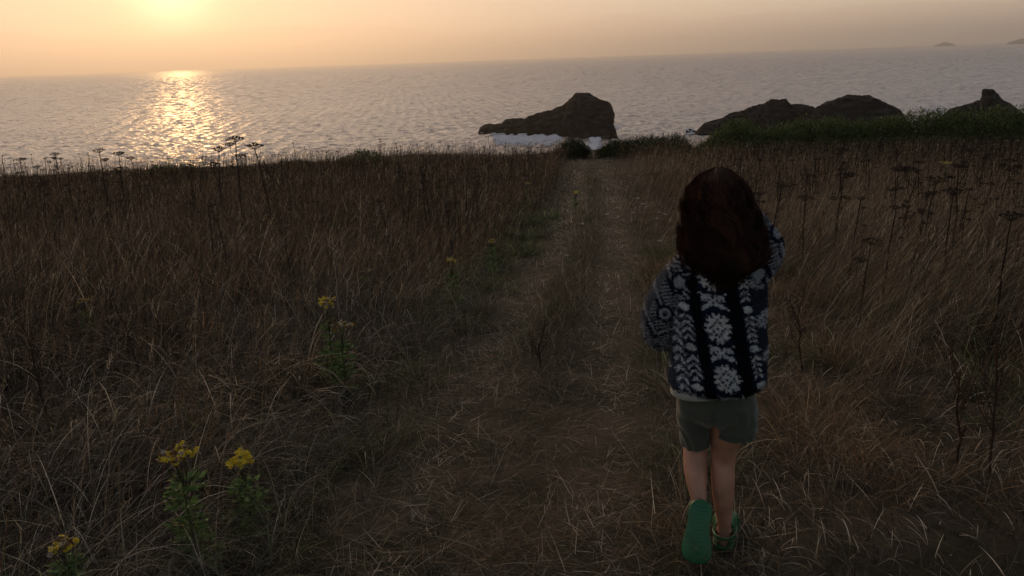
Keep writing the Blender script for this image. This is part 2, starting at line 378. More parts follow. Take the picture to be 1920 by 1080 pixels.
class Blades:
    def __init__(s): s.V = []; s.F = []; s.C = []; s.k = 0
    def add(s, root, length, width, lean, curl, az, col, segs=4, face=None, tipcol=None, taper=1.0):
        n = len(root)
        if n == 0: return
        t = np.linspace(0, 1, segs + 1)
        phi = lean[:, None] + curl[:, None] * t[None, :]
        st = length[:, None] / segs
        hz = np.sin(phi) * st; vt = np.cos(phi) * st
        H = np.concatenate([np.zeros((n, 1)), np.cumsum((hz[:, 1:] + hz[:, :-1]) / 2, 1)], 1)
        Z = np.concatenate([np.zeros((n, 1)), np.cumsum((vt[:, 1:] + vt[:, :-1]) / 2, 1)], 1)
        P = np.stack([root[:, 0:1] + H * np.cos(az)[:, None], root[:, 1:2] + H * np.sin(az)[:, None], root[:, 2:3] + Z], -1)
        fa = az + np.pi / 2 + (rng.normal(0, .7, n) if face is None else face)
        wv = np.stack([np.cos(fa), np.sin(fa), np.zeros(n)], -1)
        wt = width[:, None] * (1 - taper * t[None, :] ** 1.6 * .92) / 2
        A = P + wv[:, None, :] * wt[:, :, None]; B = P - wv[:, None, :] * wt[:, :, None]
        V = np.stack([A, B], 2).reshape(n, -1, 3); m = 2 * (segs + 1)
        j = np.arange(segs) * 2
        f = np.stack([j, j + 1, j + 3, j + 2], 1)
        F = (s.k + np.arange(n)[:, None, None] * m + f[None]).reshape(-1, 4)
        tc = col if tipcol is None else tipcol
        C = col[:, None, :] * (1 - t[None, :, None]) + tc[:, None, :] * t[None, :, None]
        C = np.repeat(C, 2, axis=1)
        s.V.append(V.reshape(-1, 3).astype(np.float32)); s.F.append(F.astype(np.int32)); s.C.append(C.reshape(-1, 3).astype(np.float32)); s.k += n * m
        return P[:, -1], phi[:, -1]
    def build(s, name, mat, parent=None):
        return mesh_obj(name, np.concatenate(s.V), np.concatenate(s.F), mat, parent, np.concatenate(s.C))

PAL = dict(straw=(.155, .128, .088), pale=(.27, .235, .18), grey=(.115, .106, .092), red=(.080, .054, .040), fox=(.145, .092, .052), green=(.042, .064, .024), olive=(.072, .076, .036), brown=(.070, .054, .040))
PAL.update(foxl=(.24, .15, .08), greenl=(.075, .105, .035)); PAL = {k: np.array(v) for k, v in PAL.items()}
def tone(names, probs, n, var=.38):
    """one palette colour per blade, weights may differ from blade to blade"""
    P = np.stack([np.broadcast_to(p, (n,)) for p in probs], 1).astype(float); P = np.clip(P, 1e-6, None); P /= P.sum(1, keepdims=True)
    r = rng.random(n)[:, None]; k = (r > np.cumsum(P, 1)).sum(1).clip(0, len(names) - 1)
    c = np.array([PAL[x] for x in names])[k]
    return c * np.exp(rng.normal(0, var, (n, 1)))

def scatter(r0, r1, dens, half=47):
    a = math.radians(half); n = int(a * (r1 ** 2 - r0 ** 2) * dens)
    r = np.sqrt(rng.uniform(r0 ** 2, r1 ** 2, n)); t = rng.uniform(-a, a, n)
    return r * np.sin(t), r * np.cos(t)

def rooted(x, y, dz=0.0): return np.stack([x, y, ground_z(x, y) + dz], 1)

mead = Blades(); verge = Blades(); trod = Blades()
BANDS = [(1.25, 3.4, 4300, 6, 1.35), (3.4, 6.5, 2700, 5, 1.7), (6.5, 12, 1500, 4, 2.3), (12, 20, 750, 3, 3.4), (20, 36, 330, 3, 5.5)]
for r0, r1, dens, segs, wk in BANDS:
    x, y = scatter(r0, r1, dens, 47 if r1 < 13 else 60); u, W = track_u(x, y); n = len(x); R_ = np.hypot(x, y)
    inT = (u > 0) & (u < 1)
    dl = np.clip(-u * W, 0, None); dr = np.clip((u - 1) * W, 0, None); d = np.maximum(dl, dr)
    left = u < .5
    pat = fbm(x, y, 1.3, 61); pat2 = fbm(x, y, .5, 71); big = fbm(x, y, 4, 81)
    # ---- meadow
    M = (~inT) & (rng.random(n) < .62 + .6 * (pat - .2))
    xm, ym, dm, lf, p1, p2, bg_, Rm = x[M], y[M], d[M], left[M], pat[M], pat2[M], big[M], R_[M]; k = len(xm)
    tall = np.clip((dm - .15) / .55, 0, 1)
    tall = np.where(lf, tall, np.clip((dm - np.where(ym > 7, .25, .9)) / 1.2, np.where(ym > 7, .16, 0), 1) * np.clip((ym - 3.0) / 1.5, .12, 1))
    hgt = (.10 + .36 * tall) * (.55 + .75 * p1) * np.exp(rng.normal(0, .28, k)) * np.clip(1.15 - Rm / 60, .7, 1)
    hgt *= np.where(Rm > 24, .6, 1) * (.62 + .76 * bg_) * np.where(lf, .88 + .1 * np.clip(Rm / 6, 0, 1) - .25 * (Rm < 5), 1)
    nl = lf & (Rm < 6.5)
    wind = np.where(rng.random(k) < .72, rng.normal(0, .6, k) + 5.5 * (vn(xm, ym, .8, 91) - .5), rng.uniform(-np.pi, np.pi, k)); wind = np.where(lf | (Rm < 5), wind, rng.normal(-.1, .7, k))
    lean = np.abs(rng.normal(.24, .25, k)) + .45 * np.clip(vn(xm, ym, .7, 95) - .45, 0, 1) + (1 - tall) * rng.uniform(0, .7, k); curl = np.abs(rng.normal(.9, .65, k)) * np.where(tall > .5, 1, 1.3) + np.where(nl, .55, 0)
    g_ = np.clip((p2 - .42) * 3, 0, 1) * np.where(Rm < 9, 1, .35)
    gv = g_ * np.clip(1 - tall, .25, 1)
    c = tone(['straw', 'grey', 'red', 'brown', 'green', 'fox', 'pale'],
             [.20 + .35 * (~lf) * (Rm > 6), .30 * np.clip(1.6 - Rm / 6, .15, 1) + .5 * nl, .14 + .35 * lf * (Rm > 5) * np.clip(bg_ * 3 - 1, 0, 1), .30, .05 + .75 * gv + .25 * lf * np.clip(1.4 - bg_ * 3, 0, 1), .06 + .45 * (~lf) * (Rm < 6) * p1, .045], k)
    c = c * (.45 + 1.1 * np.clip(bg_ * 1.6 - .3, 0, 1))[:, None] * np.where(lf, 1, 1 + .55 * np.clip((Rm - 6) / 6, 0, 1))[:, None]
    hot = rng.random(k) < np.where(Rm < 8, .14, .10); c = np.where(hot[:, None], np.array([.60, .52, .40]) * rng.uniform(.25, 1.2, (k, 1)), c * .52)  # highlights put into colour: some blades far paler, the rest darkened
    wid = np.full(k, .0021 * wk) * rng.uniform(.6, 1.5, k) * np.where(hot & (Rm < 5), 1.35, 1); curl = curl + np.where(hot, .4, 0); hgt = hgt * np.where(hot, 1.12, 1)
    mead.add(rooted(xm, ym, -.02), hgt, wid, lean, curl, wind, c * .15, segs, tipcol=c * 1.6)  # shaded gaps painted as dark roots, lit glints as paler tips
    # ---- flowering culms with loose panicles
    q = rng.random(k) < np.where(lf, np.where(Rm < 5, .03, .075), .13) * np.clip(tall * 1.5, 0, 1) * (1.0 if Rm.mean() < 12 else 1.6)
    xq, yq = xm[q], ym[q]; kq = q.sum(); lq = lf[q]
    if kq:
        hq = rng.uniform(.42, .72, kq) * np.where(lq, 1, 1.05) * (.75 + .4 * p1[q]); azq = rng.normal(-.1, .5, kq); ln = np.abs(rng.normal(.14, .1, kq)) + np.where(lq, 0, .14); cu = np.abs(rng.normal(.25, .15, kq))
        cc_ = tone(['straw', 'red', 'brown', 'fox', 'pale'], [.4, .25 + .3 * lq, .3, .2, .1], kq, .2)
        tip, ph = mead.add(rooted(xq, yq), hq, np.full(kq, .0016 * wk), ln, cu, azq, cc_ * .7, segs, tipcol=cc_)
        for j in range(5 if r1 < 13 else 2):
            b0 = tip - np.stack([np.sin(ph) * np.cos(azq), np.sin(ph) * np.sin(azq), np.cos(ph)], 1) * (j * .016 + .0) * (1 if r1 < 13 else 2)
            mead.add(b0, rng.uniform(.018, .045, kq) * (1 if r1 < 13 else 1.5), np.full(kq, .0028 * wk * .8), rng.uniform(-.6, .9, kq), rng.uniform(0, .8, kq), azq + rng.normal(0, 1, kq), cc_ * 1.15, 2)
    # ---- track: mown, flattened and trampled
    T = inT | ((d < .25) & (rng.random(n) < .6))
    xt, yt, ut = x[T], y[T], u[T]; k = len(xt); Wt = W[T]; p2 = pat2[T]
    strip = np.exp(-((ut - .47) / .20) ** 2) * np.clip((yt - 3.2) / 2, .25, 1) * np.clip((27 - yt) / 6, 0, 1); edge = np.clip(1 - np.minimum(ut, 1 - ut) * 5, 0, 1)
    keep = rng.random(k) < np.clip(.62 + .6 * strip + .5 * edge + 1.2 * (p2 - .5), .12, 1)
    xt, yt, ut, strip, edge, p2 = (v[keep] for v in (xt, yt, ut, strip, edge, p2)); k = len(xt)
    up = np.clip(strip * (.4 + 1.2 * p2) + edge * .6, 0, 1)
    hgt = (.035 + .10 * up) * np.exp(rng.normal(0, .35, k)); flat = rng.random(k) > up * .8
    lean = np.where(flat, rng.uniform(1.15, 1.5, k), np.abs(rng.normal(.4, .35, k))); curl = np.where(flat, rng.normal(.12, .12, k), np.abs(rng.normal(.5, .4, k)))
    hgt = np.where(flat, hgt * 1.5, hgt)
    c = tone(['straw', 'grey', 'pale', 'brown', 'olive', 'fox', 'green'], [.42, .22, .05, .30 + .2 * up, .05 + .4 * up, .14 * p2 + .05, .02 + .35 * up * p2], k)
    hot = rng.random(k) < .11; c = np.where(hot[:, None], np.array([.56, .48, .37]) * rng.uniform(.3, 1.15, (k, 1)), c * 1.05)  # a few strands coloured much paler to act as highlights
    rut = np.exp(-((ut - .2) / .12) ** 2) + np.exp(-((ut - .78) / .12) ** 2); c = c * ((.90 + 1.0 * rut) * (1.0 + .45 * np.clip((yt - 6) / 8, 0, 1)))[:, None]
    tgt = trod
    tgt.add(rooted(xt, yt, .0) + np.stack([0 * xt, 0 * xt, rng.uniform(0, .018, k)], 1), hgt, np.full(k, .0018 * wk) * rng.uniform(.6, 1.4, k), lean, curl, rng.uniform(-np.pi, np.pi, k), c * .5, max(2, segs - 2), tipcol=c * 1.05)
# dark sorrel and plantain spikes rising through the grass
x, y = scatter(4.2, 30, 20.0); u, W = track_u(x, y); d = np.where(u < .5, -u * W, (u - 1) * W); ok = (d > .3) & ((u < .5) | (d > 1.2)) & (rng.random(len(x)) < np.clip(vn(x, y, 1.6, 41) * 2.2 - .6, .05, 1)); x, y = x[ok], y[ok]; k = len(x)
H_ = rng.uniform(.40, .78, k) * np.where(y > 24, .7, 1); wd_ = .0030 * np.maximum(1, np.hypot(x, y) / 7); az_ = rng.uniform(-3.1, 3.1, k); c = np.array([.028, .018, .014]) * rng.uniform(.5, 1.6, (k, 1))
tip, ph_ = mead.add(rooted(x, y), H_, wd_, np.abs(rng.normal(.06, .06, k)), rng.normal(.1, .1, k), az_, c, 5, tipcol=c, taper=.6)
for j in range(10):
    mead.add(tip - np.array([0, 0, .016]) * j, rng.uniform(.012, .04, k) * (1 + .12 * j), wd_ * 1.6, rng.uniform(.2, 1.3, k), rng.uniform(-.5, .5, k), rng.uniform(-3.1, 3.1, k), c * .9, 2)
# long bleached strands lying about near the walker
x, y = scatter(1.3, 7, 90); n = len(x); u, W = track_u(x, y)
c = tone(['pale', 'straw', 'grey'], [.6, .3, .2], n)
trod.add(rooted(x, y, .015), rng.uniform(.08, .30, n), rng.uniform(.0015, .003, n), rng.uniform(.9, 1.45, n), rng.normal(.1, .35, n), rng.uniform(-np.pi, np.pi, n), c, 6)
# silvery fescue tufts, green clumps and foxy bent patches in the verges
def tufts(cands, n_bl, h, names, probs, lean, curl, rad, wid=.002, az=None, r_w=1.0):
    for (cx, cy) in cands:
        n = n_bl; a = rng.uniform(-np.pi, np.pi, n); rr = rad * np.sqrt(rng.random(n))
        x = cx + rr * np.cos(a); y = cy + rr * np.sin(a); D = math.hypot(cx, cy)
        aa = a + rng.normal(0, .5, n) if az is None else rng.normal(az, .5, n)
        c = tone(names, probs, n)
        verge.add(rooted(x, y, -.01), h * np.exp(rng.normal(0, .3, n)), np.full(n, wid * max(1, D / 4.5)) * rng.uniform(.6, 1.4, n), lean + .3 * rr / rad + rng.normal(0, .12, n), curl + rng.normal(0, .35, n), aa, c * .2, 6 if D < 5 else 4, tipcol=c * np.where(rng.random((n, 1)) < .18, 3.6, 1.2))  # roots darkened like shadow gaps, some tips paled as if lit
def pick(n, r0, r1, side, dmin, dmax):
    L_ = []
    while len(L_) < n:
        x, y = scatter(r0, r1, 4.0); u, W = track_u(x, y); d = np.where(u < .5, -u * W, (u - 1) * W)
        ok = (d > dmin) & (d < dmax) & ((u < .5) if side < 0 else (u > .5))
        L_ += list(zip(x[ok], y[ok]))
    random.Random(4).shuffle(L_); return L_[:n]
tufts(pick(70, 1.9, 8, -1, .0, 1.6), 130, .30, ['grey', 'pale', 'straw', 'olive'], [.6, .12, .25, .15], .15, 1.4, .10, .0017)
tufts(pick(75, 2.2, 14, -1, -.05, .9), 110, .22, ['greenl', 'olive', 'grey'], [.6, .25, .2], .3, 1.1, .13, .0026)
tufts(pick(75, 1.9, 10, 1, .0, 3.4), 110, .24, ['greenl', 'olive', 'straw'], [.6, .25, .15], .3, 1.1, .13, .0026)
tufts(pick(90, 1.9, 9, 1, .05, 3.4), 150, .22, ['foxl', 'straw', 'pale'], [.6, .3, .12], .25, .9, .16, .0013)
tufts(pick(60, 3.5, 11, 1, .9, 6.0), 90, .55, ['straw', 'pale', 'brown'], [.5, .15, .35], .22, .6, .16, .0018, az=-.1)
tufts([tuple(on_ground(a, b)[:2]) for a, b in ((890, 1030), (820, 1045), (960, 1020), (880, 975))], 260, .11, ['fox', 'straw', 'pale'], [.5, .45, .08], 1.0, .4, .13, .0016, az=.2)
# two broken pale stalks by the bottom edge
for a, b, l_, z_ in ((1062, 1078, .16, 2.2), (1078, 1040, .12, 1.3), (1250, 905, .2, .6)):
    g0 = on_ground(a, b); trod.add(np.array([g0]), np.array([l_]), np.array([.0035]), np.array([.5]), np.array([.25]), np.array([z_]), PAL['pale'][None] * 1.3, 6, face=0)
prop(mead.build('meadow_grass', GRASS), 'dry brown and straw meadow grass standing knee high either side of the track', 'meadow grass', kind='stuff')
prop(verge.build('grass_tufts', GRASS), 'arching grey, green and fox-coloured grass clumps along the track verges', 'grass', kind='stuff')
prop(trod.build('trodden_grass', GRASS), 'short flattened dead grass matted on the walked track', 'grass', kind='stuff')

# ---------------------------------------------------------------- hedges and bushes
def leaf_cloud(P, out_dir, size, names, probs, up=.5, aspect=.4, var=.3):
    """small pointed leaf faces at the points P"""
    n = len(P); D = out_dir + rng.normal(0, .55, (n, 3)) + np.array([0, 0, up]); D /= np.linalg.norm(D, axis=1, keepdims=True)
    S = np.cross(D, rng.normal(0, 1, (n, 3))); S /= np.linalg.norm(S, axis=1, keepdims=True)
    s = (size * np.exp(rng.normal(0, .3, n)))[:, None]
    V = np.stack([P, P + D * s * .45 + S * s * aspect * .5, P + D * s, P + D * s * .45 - S * s * aspect * .5], 1)
    F = np.arange(n * 4).reshape(n, 4); c = np.repeat(tone(names, probs, n, var), 4, axis=0)
    return V.reshape(-1, 3), F, c
def tube(path, rad, sides=5):
    path = np.asarray(path, float); n = len(path); rad = np.broadcast_to(rad, (n,)); T = np.gradient(path, axis=0); T /= np.linalg.norm(T, axis=1, keepdims=True) + 1e-9
    ref = np.array([.3, 1, .1]); A = np.cross(T, ref); A /= np.linalg.norm(A, axis=1, keepdims=True) + 1e-9; B = np.cross(T, A)
    a = np.linspace(0, 2 * np.pi, sides, endpoint=False)
    V = path[:, None] + rad[:, None, None] * (np.cos(a)[None, :, None] * A[:, None] + np.sin(a)[None, :, None] * B[:, None])
    i = np.arange(n - 1)[:, None]; j = np.arange(sides)[None]; j2 = (j + 1) % sides
    F = np.stack([i * sides + j, i * sides + j2, (i + 1) * sides + j2, (i + 1) * sides + j], -1).reshape(-1, 4)
    return V.reshape(-1, 3), F
def join(parts):
    V, F, k = [], [], 0
    for v, f in parts: V.append(v); F.append(f + k); k += len(v)
    return np.concatenate(V), np.concatenate(F)

def hedge(name, label, cat, line, heights, halfw, n_leaf, size, names, probs, seed, plume=.0, stems=60, up=.6):
    """line: (x, y) knots of the hedge foot; shoots with leaves all through the body and a ragged top"""
    line = np.array(line, float); heights = np.array(heights, float)
    s = np.concatenate([[0], np.cumsum(np.hypot(*np.diff(line, axis=0).T))]); Ltot = s[-1]
    c = line.mean(0); root = empty(name, (c[0], c[1], float(ground_z(c[0], c[1])))); prop(root, label, cat)
    o0 = np.array(root.location)
    # shoots
    ns = int(n_leaf / 26); t = rng.random(ns) * Ltot
    endw = np.sqrt(np.clip(np.minimum(t, Ltot - t) / (halfw * 1.1), 0.02, 1))
    x = np.interp(t, s, line[:, 0]); y = np.interp(t, s, line[:, 1]); h = np.interp(t, s, heights) * (.3 + .7 * endw)
    off = rng.uniform(-1, 1, ns); y = y + off * halfw * endw; x = x + rng.normal(0, .1, ns)
    lump = .82 + .34 * vn(x, y, 1.1, seed) + .2 * (vn(x, y, .35, seed + 1) - .5)
    hh = h * np.sqrt(np.clip(1 - .75 * off ** 2, .1, 1)) * lump * rng.uniform(.82, 1.06, ns)
    k = 26; f = rng.random((ns, k)) ** .7
    g0 = ground_z(x, y); P = np.stack([np.broadcast_to(x[:, None], (ns, k)), np.broadcast_to(y[:, None], (ns, k)), g0[:, None] + f * hh[:, None]], -1)
    P[..., 0] += plume * f ** 2 * hh[:, None] * .35
    P = P + rng.normal(0, .055, P.shape) * (1.1 - f[..., None] * .8)
    P = P.reshape(-1, 3); o = np.stack([np.full(len(P), plume * .6), np.repeat(off, k) * .7, np.zeros(len(P))], 1)
    V, F, C = leaf_cloud(P - o0, o, size, names, probs, up)
    mesh_obj('foliage', V, F, LEAF, root, C)
    if stems:
        i = int(np.argmin(np.abs(off))); p0 = np.array([x[i], y[i], g0[i] - .05]); p1 = p0 + np.array([.04, 0, hh[i] * .7])
        V, F = tube(np.stack([p0, (p0 + p1) / 2 + [.03, 0, 0], p1]) - o0, [.03, .02, .006]); mesh_obj('trunk', V, F, DEAD, root, np.tile([.035, .028, .02], (len(V), 1)))
    return root
def at(px, y):
    d = ray(px, 262); return (d[0] / d[1] * y, y)
HG = ['green', 'olive', 'brown']
PAL['hedge'] = np.array([.100, .128, .042]); PAL['hedged'] = np.array([.018, .030, .013]); PAL['gorse'] = np.array([.022, .028, .012])
hedge('bush', 'small round dark bush at the end of the track below the sea stack', 'bush', [at(1045, 30.5), at(1103, 30.5)], [.85, .80], .5, 12000, .05, ['hedged', 'gorse'], [.7, .3], 3)
hedge('hedge', 'low dark hedge between the track end and the gap of bright water', 'hedge', [at(1124, 30), at(1200, 29.6), at(1292, 29)], [.66, .74, .95], .45, 26000, .05, ['hedged', 'gorse', 'hedge'], [.6, .3, .1], 9, stems=0)
hx = [1308, 1380, 1450, 1550, 1650, 1750, 1850, 1950, 2100, 2350, 2700]
hedge('hedge', 'long green hedge running along the right field edge, rising towards the right', 'hedge', [at(a, 28.0 - (a - 1300) * .0016) for a in hx], [1.12, 1.16, 1.20, 1.22, 1.25, 1.30, 1.40, 1.5, 1.6, 1.7, 1.7], .6, 230000, .058,
      ['hedge', 'green', 'hedged'], [.62, .2, .2], 15, plume=.5, stems=0, up=.9)
for px, y, w, h, lab in ((318, 27.5, 1.0, .42, 'low green shrub on the cliff edge right under the sun glitter'), (425, 28, .5, .25, 'smallest low shrub on the left cliff edge, beside the tall umbel stalks'),
                         (556, 29, .55, .40, 'dark shrub on the cliff edge right of the tall umbel stalks'), (682, 30, .9, .52, 'bushy green shrub on the cliff edge midway between sun glitter and sea stack')):
    a, b = at(px, y); hedge('shrub', lab, 'shrub', [(a - w, b), (a + w, b)], [h, h], .5, 8000, .05, ['hedge', 'green', 'gorse'], [.5, .2, .3], int(px), stems=25)

# ---------------------------------------------------------------- plants one can tell apart
def copy_thing(src, loc, rz, sc, label, group):
    r = src.copy(); COL.objects.link(r); r.location = loc; r.rotation_euler = (0, 0, rz); r.scale = (sc,) * 3
    r['label'] = label; r['group'] = group
    for ch in list(src.children):
        c = ch.copy(); COL.objects.link(c); c.parent = r
        for g in list(ch.children):
            d = g.copy(); COL.objects.link(d); d.parent = c
    return r

def blob(c, r, k=6):
    """tiny faceted seed or bud"""
    v = np.array([(1, 0, 0), (-1, 0, 0), (0, 1, 0), (0, -1, 0), (0, 0, 1), (0, 0, -1)], float) * r + c
    f = np.array([(0, 2, 4), (2, 1, 4), (1, 3, 4), (3, 0, 4), (2, 0, 5), (1, 2, 5), (3, 1, 5), (0, 3, 5)]); return v, np.concatenate([f, f[:, -1:]], 1)
def umbel(c, R_, g, nray=20, thick=.002):
    """flat-topped seed head: rays fanning up from c, each ending in a little clump of seeds"""
    c = np.asarray(c, float); parts = []
    for i in range(nray):
        a = i * 2.4; rr = R_ * math.sqrt((i + .6) / nray) * g.uniform(.9, 1.1); e = c + np.array([rr * math.cos(a), rr * math.sin(a), R_ * .75 - .40 * rr + g.normal(0, .003)])
        parts.append(tube(np.stack([c, c * .5 + e * .5 + np.array([0, 0, -.003]), e]), [thick, thick * .8, thick * .8], 3))
        for q in range(5):
            v, f = blob(e + g.normal(0, R_ * .075, 3) * (1, 1, .4), R_ * .065 * g.uniform(.7, 1.3)); parts.append((v, f[:, :3]))
    q3 = [p for p in parts if p[1].shape[1] == 3]; q4 = [p for p in parts if p[1].shape[1] == 4]
    V, F, k = [], [[], []], 0
    for v, f in parts: V.append(v); F[0 if f.shape[1] == 3 else 1].append(f + k); k += len(v)
    return np.concatenate(V), [np.concatenate(F[0]), np.concatenate(F[1])]
def make_umbellifer(seed, heads, H=1.0, big=1.0):
    """unit-height dead hogweed: stem with side branches, one seed head on each"""
    g = np.random.default_rng(seed); root = empty('dead_umbellifer', (0, 0, -50))
    z = np.linspace(0, 1, 9); bend = g.normal(0, .05, 2); kink = np.cumsum(g.normal(0, .006, (9, 2)), 0)
    path = np.stack([bend[0] * z ** 2 + kink[:, 0], bend[1] * z ** 2 + kink[:, 1], z * H], 1)
    tp = [tube(path, np.linspace(.0105, .005, 9), 6)]; tops = [(path[-1], .100 * big)]
    for i in range(heads - 1):
        f = g.uniform(.5, .88); p = np.array([np.interp(f, z, path[:, j]) for j in range(3)]); a = g.uniform(0, 6.28) if i % 2 else g.choice([0, 3.14]) + g.normal(0, .4); L_ = g.uniform(.12, .30)
        e = p + np.array([math.cos(a) * L_ * .45, math.sin(a) * L_ * .45, L_ * .85]); e[2] = min(e[2], H * 1.02)
        tp.append(tube(np.stack([p, p * .5 + e * .5 + np.array([math.cos(a), math.sin(a), -.3]) * .03, e]), [.004, .003, .0024], 5)); tops.append((e, g.uniform(.04, .075) * big))
    for i in range(4):   # withered leaf sheaths
        f = g.uniform(.15, .7); p = np.array([np.interp(f, z, path[:, j]) for j in range(3)]); a = g.uniform(0, 6.28)
        tp.append(tube(np.stack([p, p + np.array([math.cos(a) * .03, math.sin(a) * .03, .03]), p + np.array([math.cos(a) * .06, math.sin(a) * .06, .01])]), [.006, .004, .001], 4))
    V, F = join(tp); mesh_obj('stem', V, F, DEAD, root, np.tile([.026, .017, .013], (len(V), 1)))
    for c, r in tops:
        V, F = umbel(c, r, g); mesh_obj('seed_head', V, F, DEAD, root, np.tile([.026, .017, .013], (len(V), 1)))
    return root
def make_sprig(seed, heads, H=1.0):
    root = make_umbellifer(seed, heads, H); root.name = 'dead_umbellifer'; return root
protos = [make_umbellifer(101, 1), make_umbellifer(102, 3), make_umbellifer(103, 5), make_umbellifer(104, 2), make_umbellifer(105, 7), make_umbellifer(106, 4)] + [make_umbellifer(201 + i, n_, 1.0, .56) for i, n_ in enumerate((1, 3, 5, 2, 7, 4))]
used = set()
def place_umbel(k, loc, H, label, group, rz):
    if k not in used:
        used.add(k); r = protos[k]; r.location = loc; r.rotation_euler = (0, 0, rz); r.scale = (H,) * 3; prop(r, label, 'dead plant', group); return r
    return copy_thing(protos[k], loc, rz, H, label, group)
def solve(px, py, pyb, lean=0):
    b = on_ground(px + lean, pyb); d = ray(px, py); D = math.hypot(b[0], b[1]); top = EYE[2] + D * d[2] / math.hypot(d[0], d[1])
    return b, top - b[2]
GU = 'tall dead umbel stalks in the meadow'
hero = [(455, 268, 440, 1, 'tallest dead umbel stalk against the bright water, flat head highest on the left'),
        (424, 284, 430, 3, 'dead umbel stalk just left of the tallest one, head against the golden glitter'),
        (505, 278, 450, 0, 'single-headed dead umbel stalk just right of the tallest one'),
        (214, 284, 408, 2, 'branching dead umbel stalk on the left skyline, several flat heads left of the low shrub'),
        (240, 290, 400, 5, 'dead umbel stalk beside the branching one on the left skyline'),
        (268, 298, 395, 0, 'dead umbel stalk at the left end of the low green shrub'),
        (48, 302, 400, 5, 'leftmost dead umbel stalk standing against the water'),
        (82, 315, 400, 3, 'low dead umbel stalk between the two leftmost skyline clusters'),
        (122, 292, 395, 4, 'many-headed dead umbel stalk on the far left skyline'),
        (95, 347, 470, 1, 'dead umbel stalk below the left skyline, its head against brown grass'),
        (1500, 374, 520, 0, 'dead umbel stalk beside the walker with one broad head, closest to the raised elbow'),
        (1570, 288, 420, 1, 'tall dead umbel stalk right of the walker, its head nearly at the hedge'),
        (1558, 335, 500, 5, 'dead umbel stalk with a dense dark cluster right of the walker'),
        (1765, 362, 560, 0, 'flat single-headed dead umbel stalk in the middle of the right meadow'),
        (1865, 408, 640, 0, 'dead umbel stalk with the broadest flat head near the right edge'),
        (1795, 287, 400, 3, 'dead umbel stalk standing under the tallest part of the hedge'),
        (1880, 306, 430, 4, 'wide branching dead umbel stalk at the right edge below the hedge'),
        (1722, 342, 520, 2, 'branching dead umbel stalk left of the flat single-headed one'),
        (1610, 460, 640, 3, 'shorter dead umbel stalk low in the right meadow with a drooping dark head'),
        (1660, 322, 470, 5, 'dead umbel stalk halfway between the walker and the right edge')]
for i, (px, py, pyb, k, lab) in enumerate(hero):
    b, H = solve(px, py, pyb, random.Random(i).uniform(-6, 6)); place_umbel(k, b, H, lab, GU, 0.0 if k in (0, 3) else random.Random(i).uniform(-.5, .5))
g = np.random.default_rng(77)
HEADS = ['single-headed', 'three-headed', 'five-headed', 'two-headed', 'seven-headed', 'four-headed']
def crowd_label(k, H, px, d, right):
    size = 'short' if H < .68 else 'tall' if H > .84 else 'mid-height'
    depth = 'far back' if d > 18 else 'halfway back' if d > 10 else 'in front'
    if right: side = 'just right of the raised elbow' if px < 1520 else 'below the dome rock' if px < 1660 else 'below the high hedge' if px < 1800 else 'at the right edge'
    else: side = 'at the left edge' if px < 150 else 'below the left low shrub' if px < 370 else 'below the tallest umbel' if px < 560 else 'left of the bushy shrub' if px < 700 else 'beside the track'
    return '%s %s dead umbel stalk %s, %s' % (size, HEADS[k], depth, side)
for i in range(135):
    px = g.uniform(0, 1010); b = on_ground(px, g.uniform(330, 330 + 230 * g.random() ** .8 + 20)); u, W = track_u(b[0], b[1])
    if -u * W < .5: continue
    k, H = int(g.integers(0, 6)), g.uniform(.58, .98)
    place_umbel(k + 6, b, H, crowd_label(k, H, px, b[1], False), 'umbel crowd left of the track', g.uniform(0, 6.28))
for i in range(135):
    px = g.uniform(1330, 1960); b = on_ground(px, g.uniform(290, 300 + 330 * g.random())); u, W = track_u(b[0], b[1])
    if (u - 1) * W < 1.0: continue
    k, H = int(g.integers(0, 6)), g.uniform(.58, 1.0)
    place_umbel(k + 6, b, H, crowd_label(k, H, px, b[1], True), 'umbel crowd right of the walker', g.uniform(0, 6.28))

for i in range(34):
    px = g.uniform(0, 980); b = on_ground(px, 285 + (1000 - px) * .045 + g.uniform(2, 26)); k, H = int(g.integers(0, 6)), g.uniform(.55, .90)
    place_umbel(k + 6, b, H, '%s %s dead umbel stalk on the skyline, %s' % ('short' if H < .70 else 'tall', HEADS[k], 'at the left edge' if px < 150 else 'above the left low shrub' if px < 370 else 'near the tallest umbel' if px < 560 else 'near the bushy shrub' if px < 760 else 'left of the sea stack'), 'umbel stalks on the skyline', g.uniform(0, 6.28))
# dead docks: bare dark red stalks with knotted side sprays
def dock(px, py, pyb, lab, seed, lean):
    b, H = solve(px, py, pyb, lean); g = np.random.default_rng(seed); root = empty('dead_dock', b); prop(root, lab, 'dead plant', 'bare dark dock stalks')
    top = np.array([(-lean) * b[1] / F_PX, 0, H]); z = np.linspace(0, 1, 10)[:, None]
    path = top * z + np.cumsum(g.normal(0, .006, (10, 3)), 0) * (1, 1, 0); tp = [tube(path, np.linspace(.006, .0025, 10), 6)]
    br = []
    for i in range(6):
        p = path[3 + i]; a = g.uniform(0, 6.28); L_ = g.uniform(.08, .22); e = p + np.array([math.cos(a) * .4, math.sin(a) * .4, .9]) * L_
        br.append(tube(np.stack([p, (p + e) / 2 + np.array([math.cos(a), math.sin(a), 0]) * .015, e]), [.003, .002, .0015], 4))
        for q in range(14): v, f = blob(p + (e - p) * g.uniform(.3, 1) + g.normal(0, .005, 3), .0045 * g.uniform(.6, 1.3)); br.append((v, f))
    V, F = join(tp); mesh_obj('stem', V, F, DEAD, root, np.tile([.035, .018, .014], (len(V), 1)))
    V, F = join(br); mesh_obj('seed_spray', V, F, DEAD, root, np.tile([.045, .022, .014], (len(V), 1)))
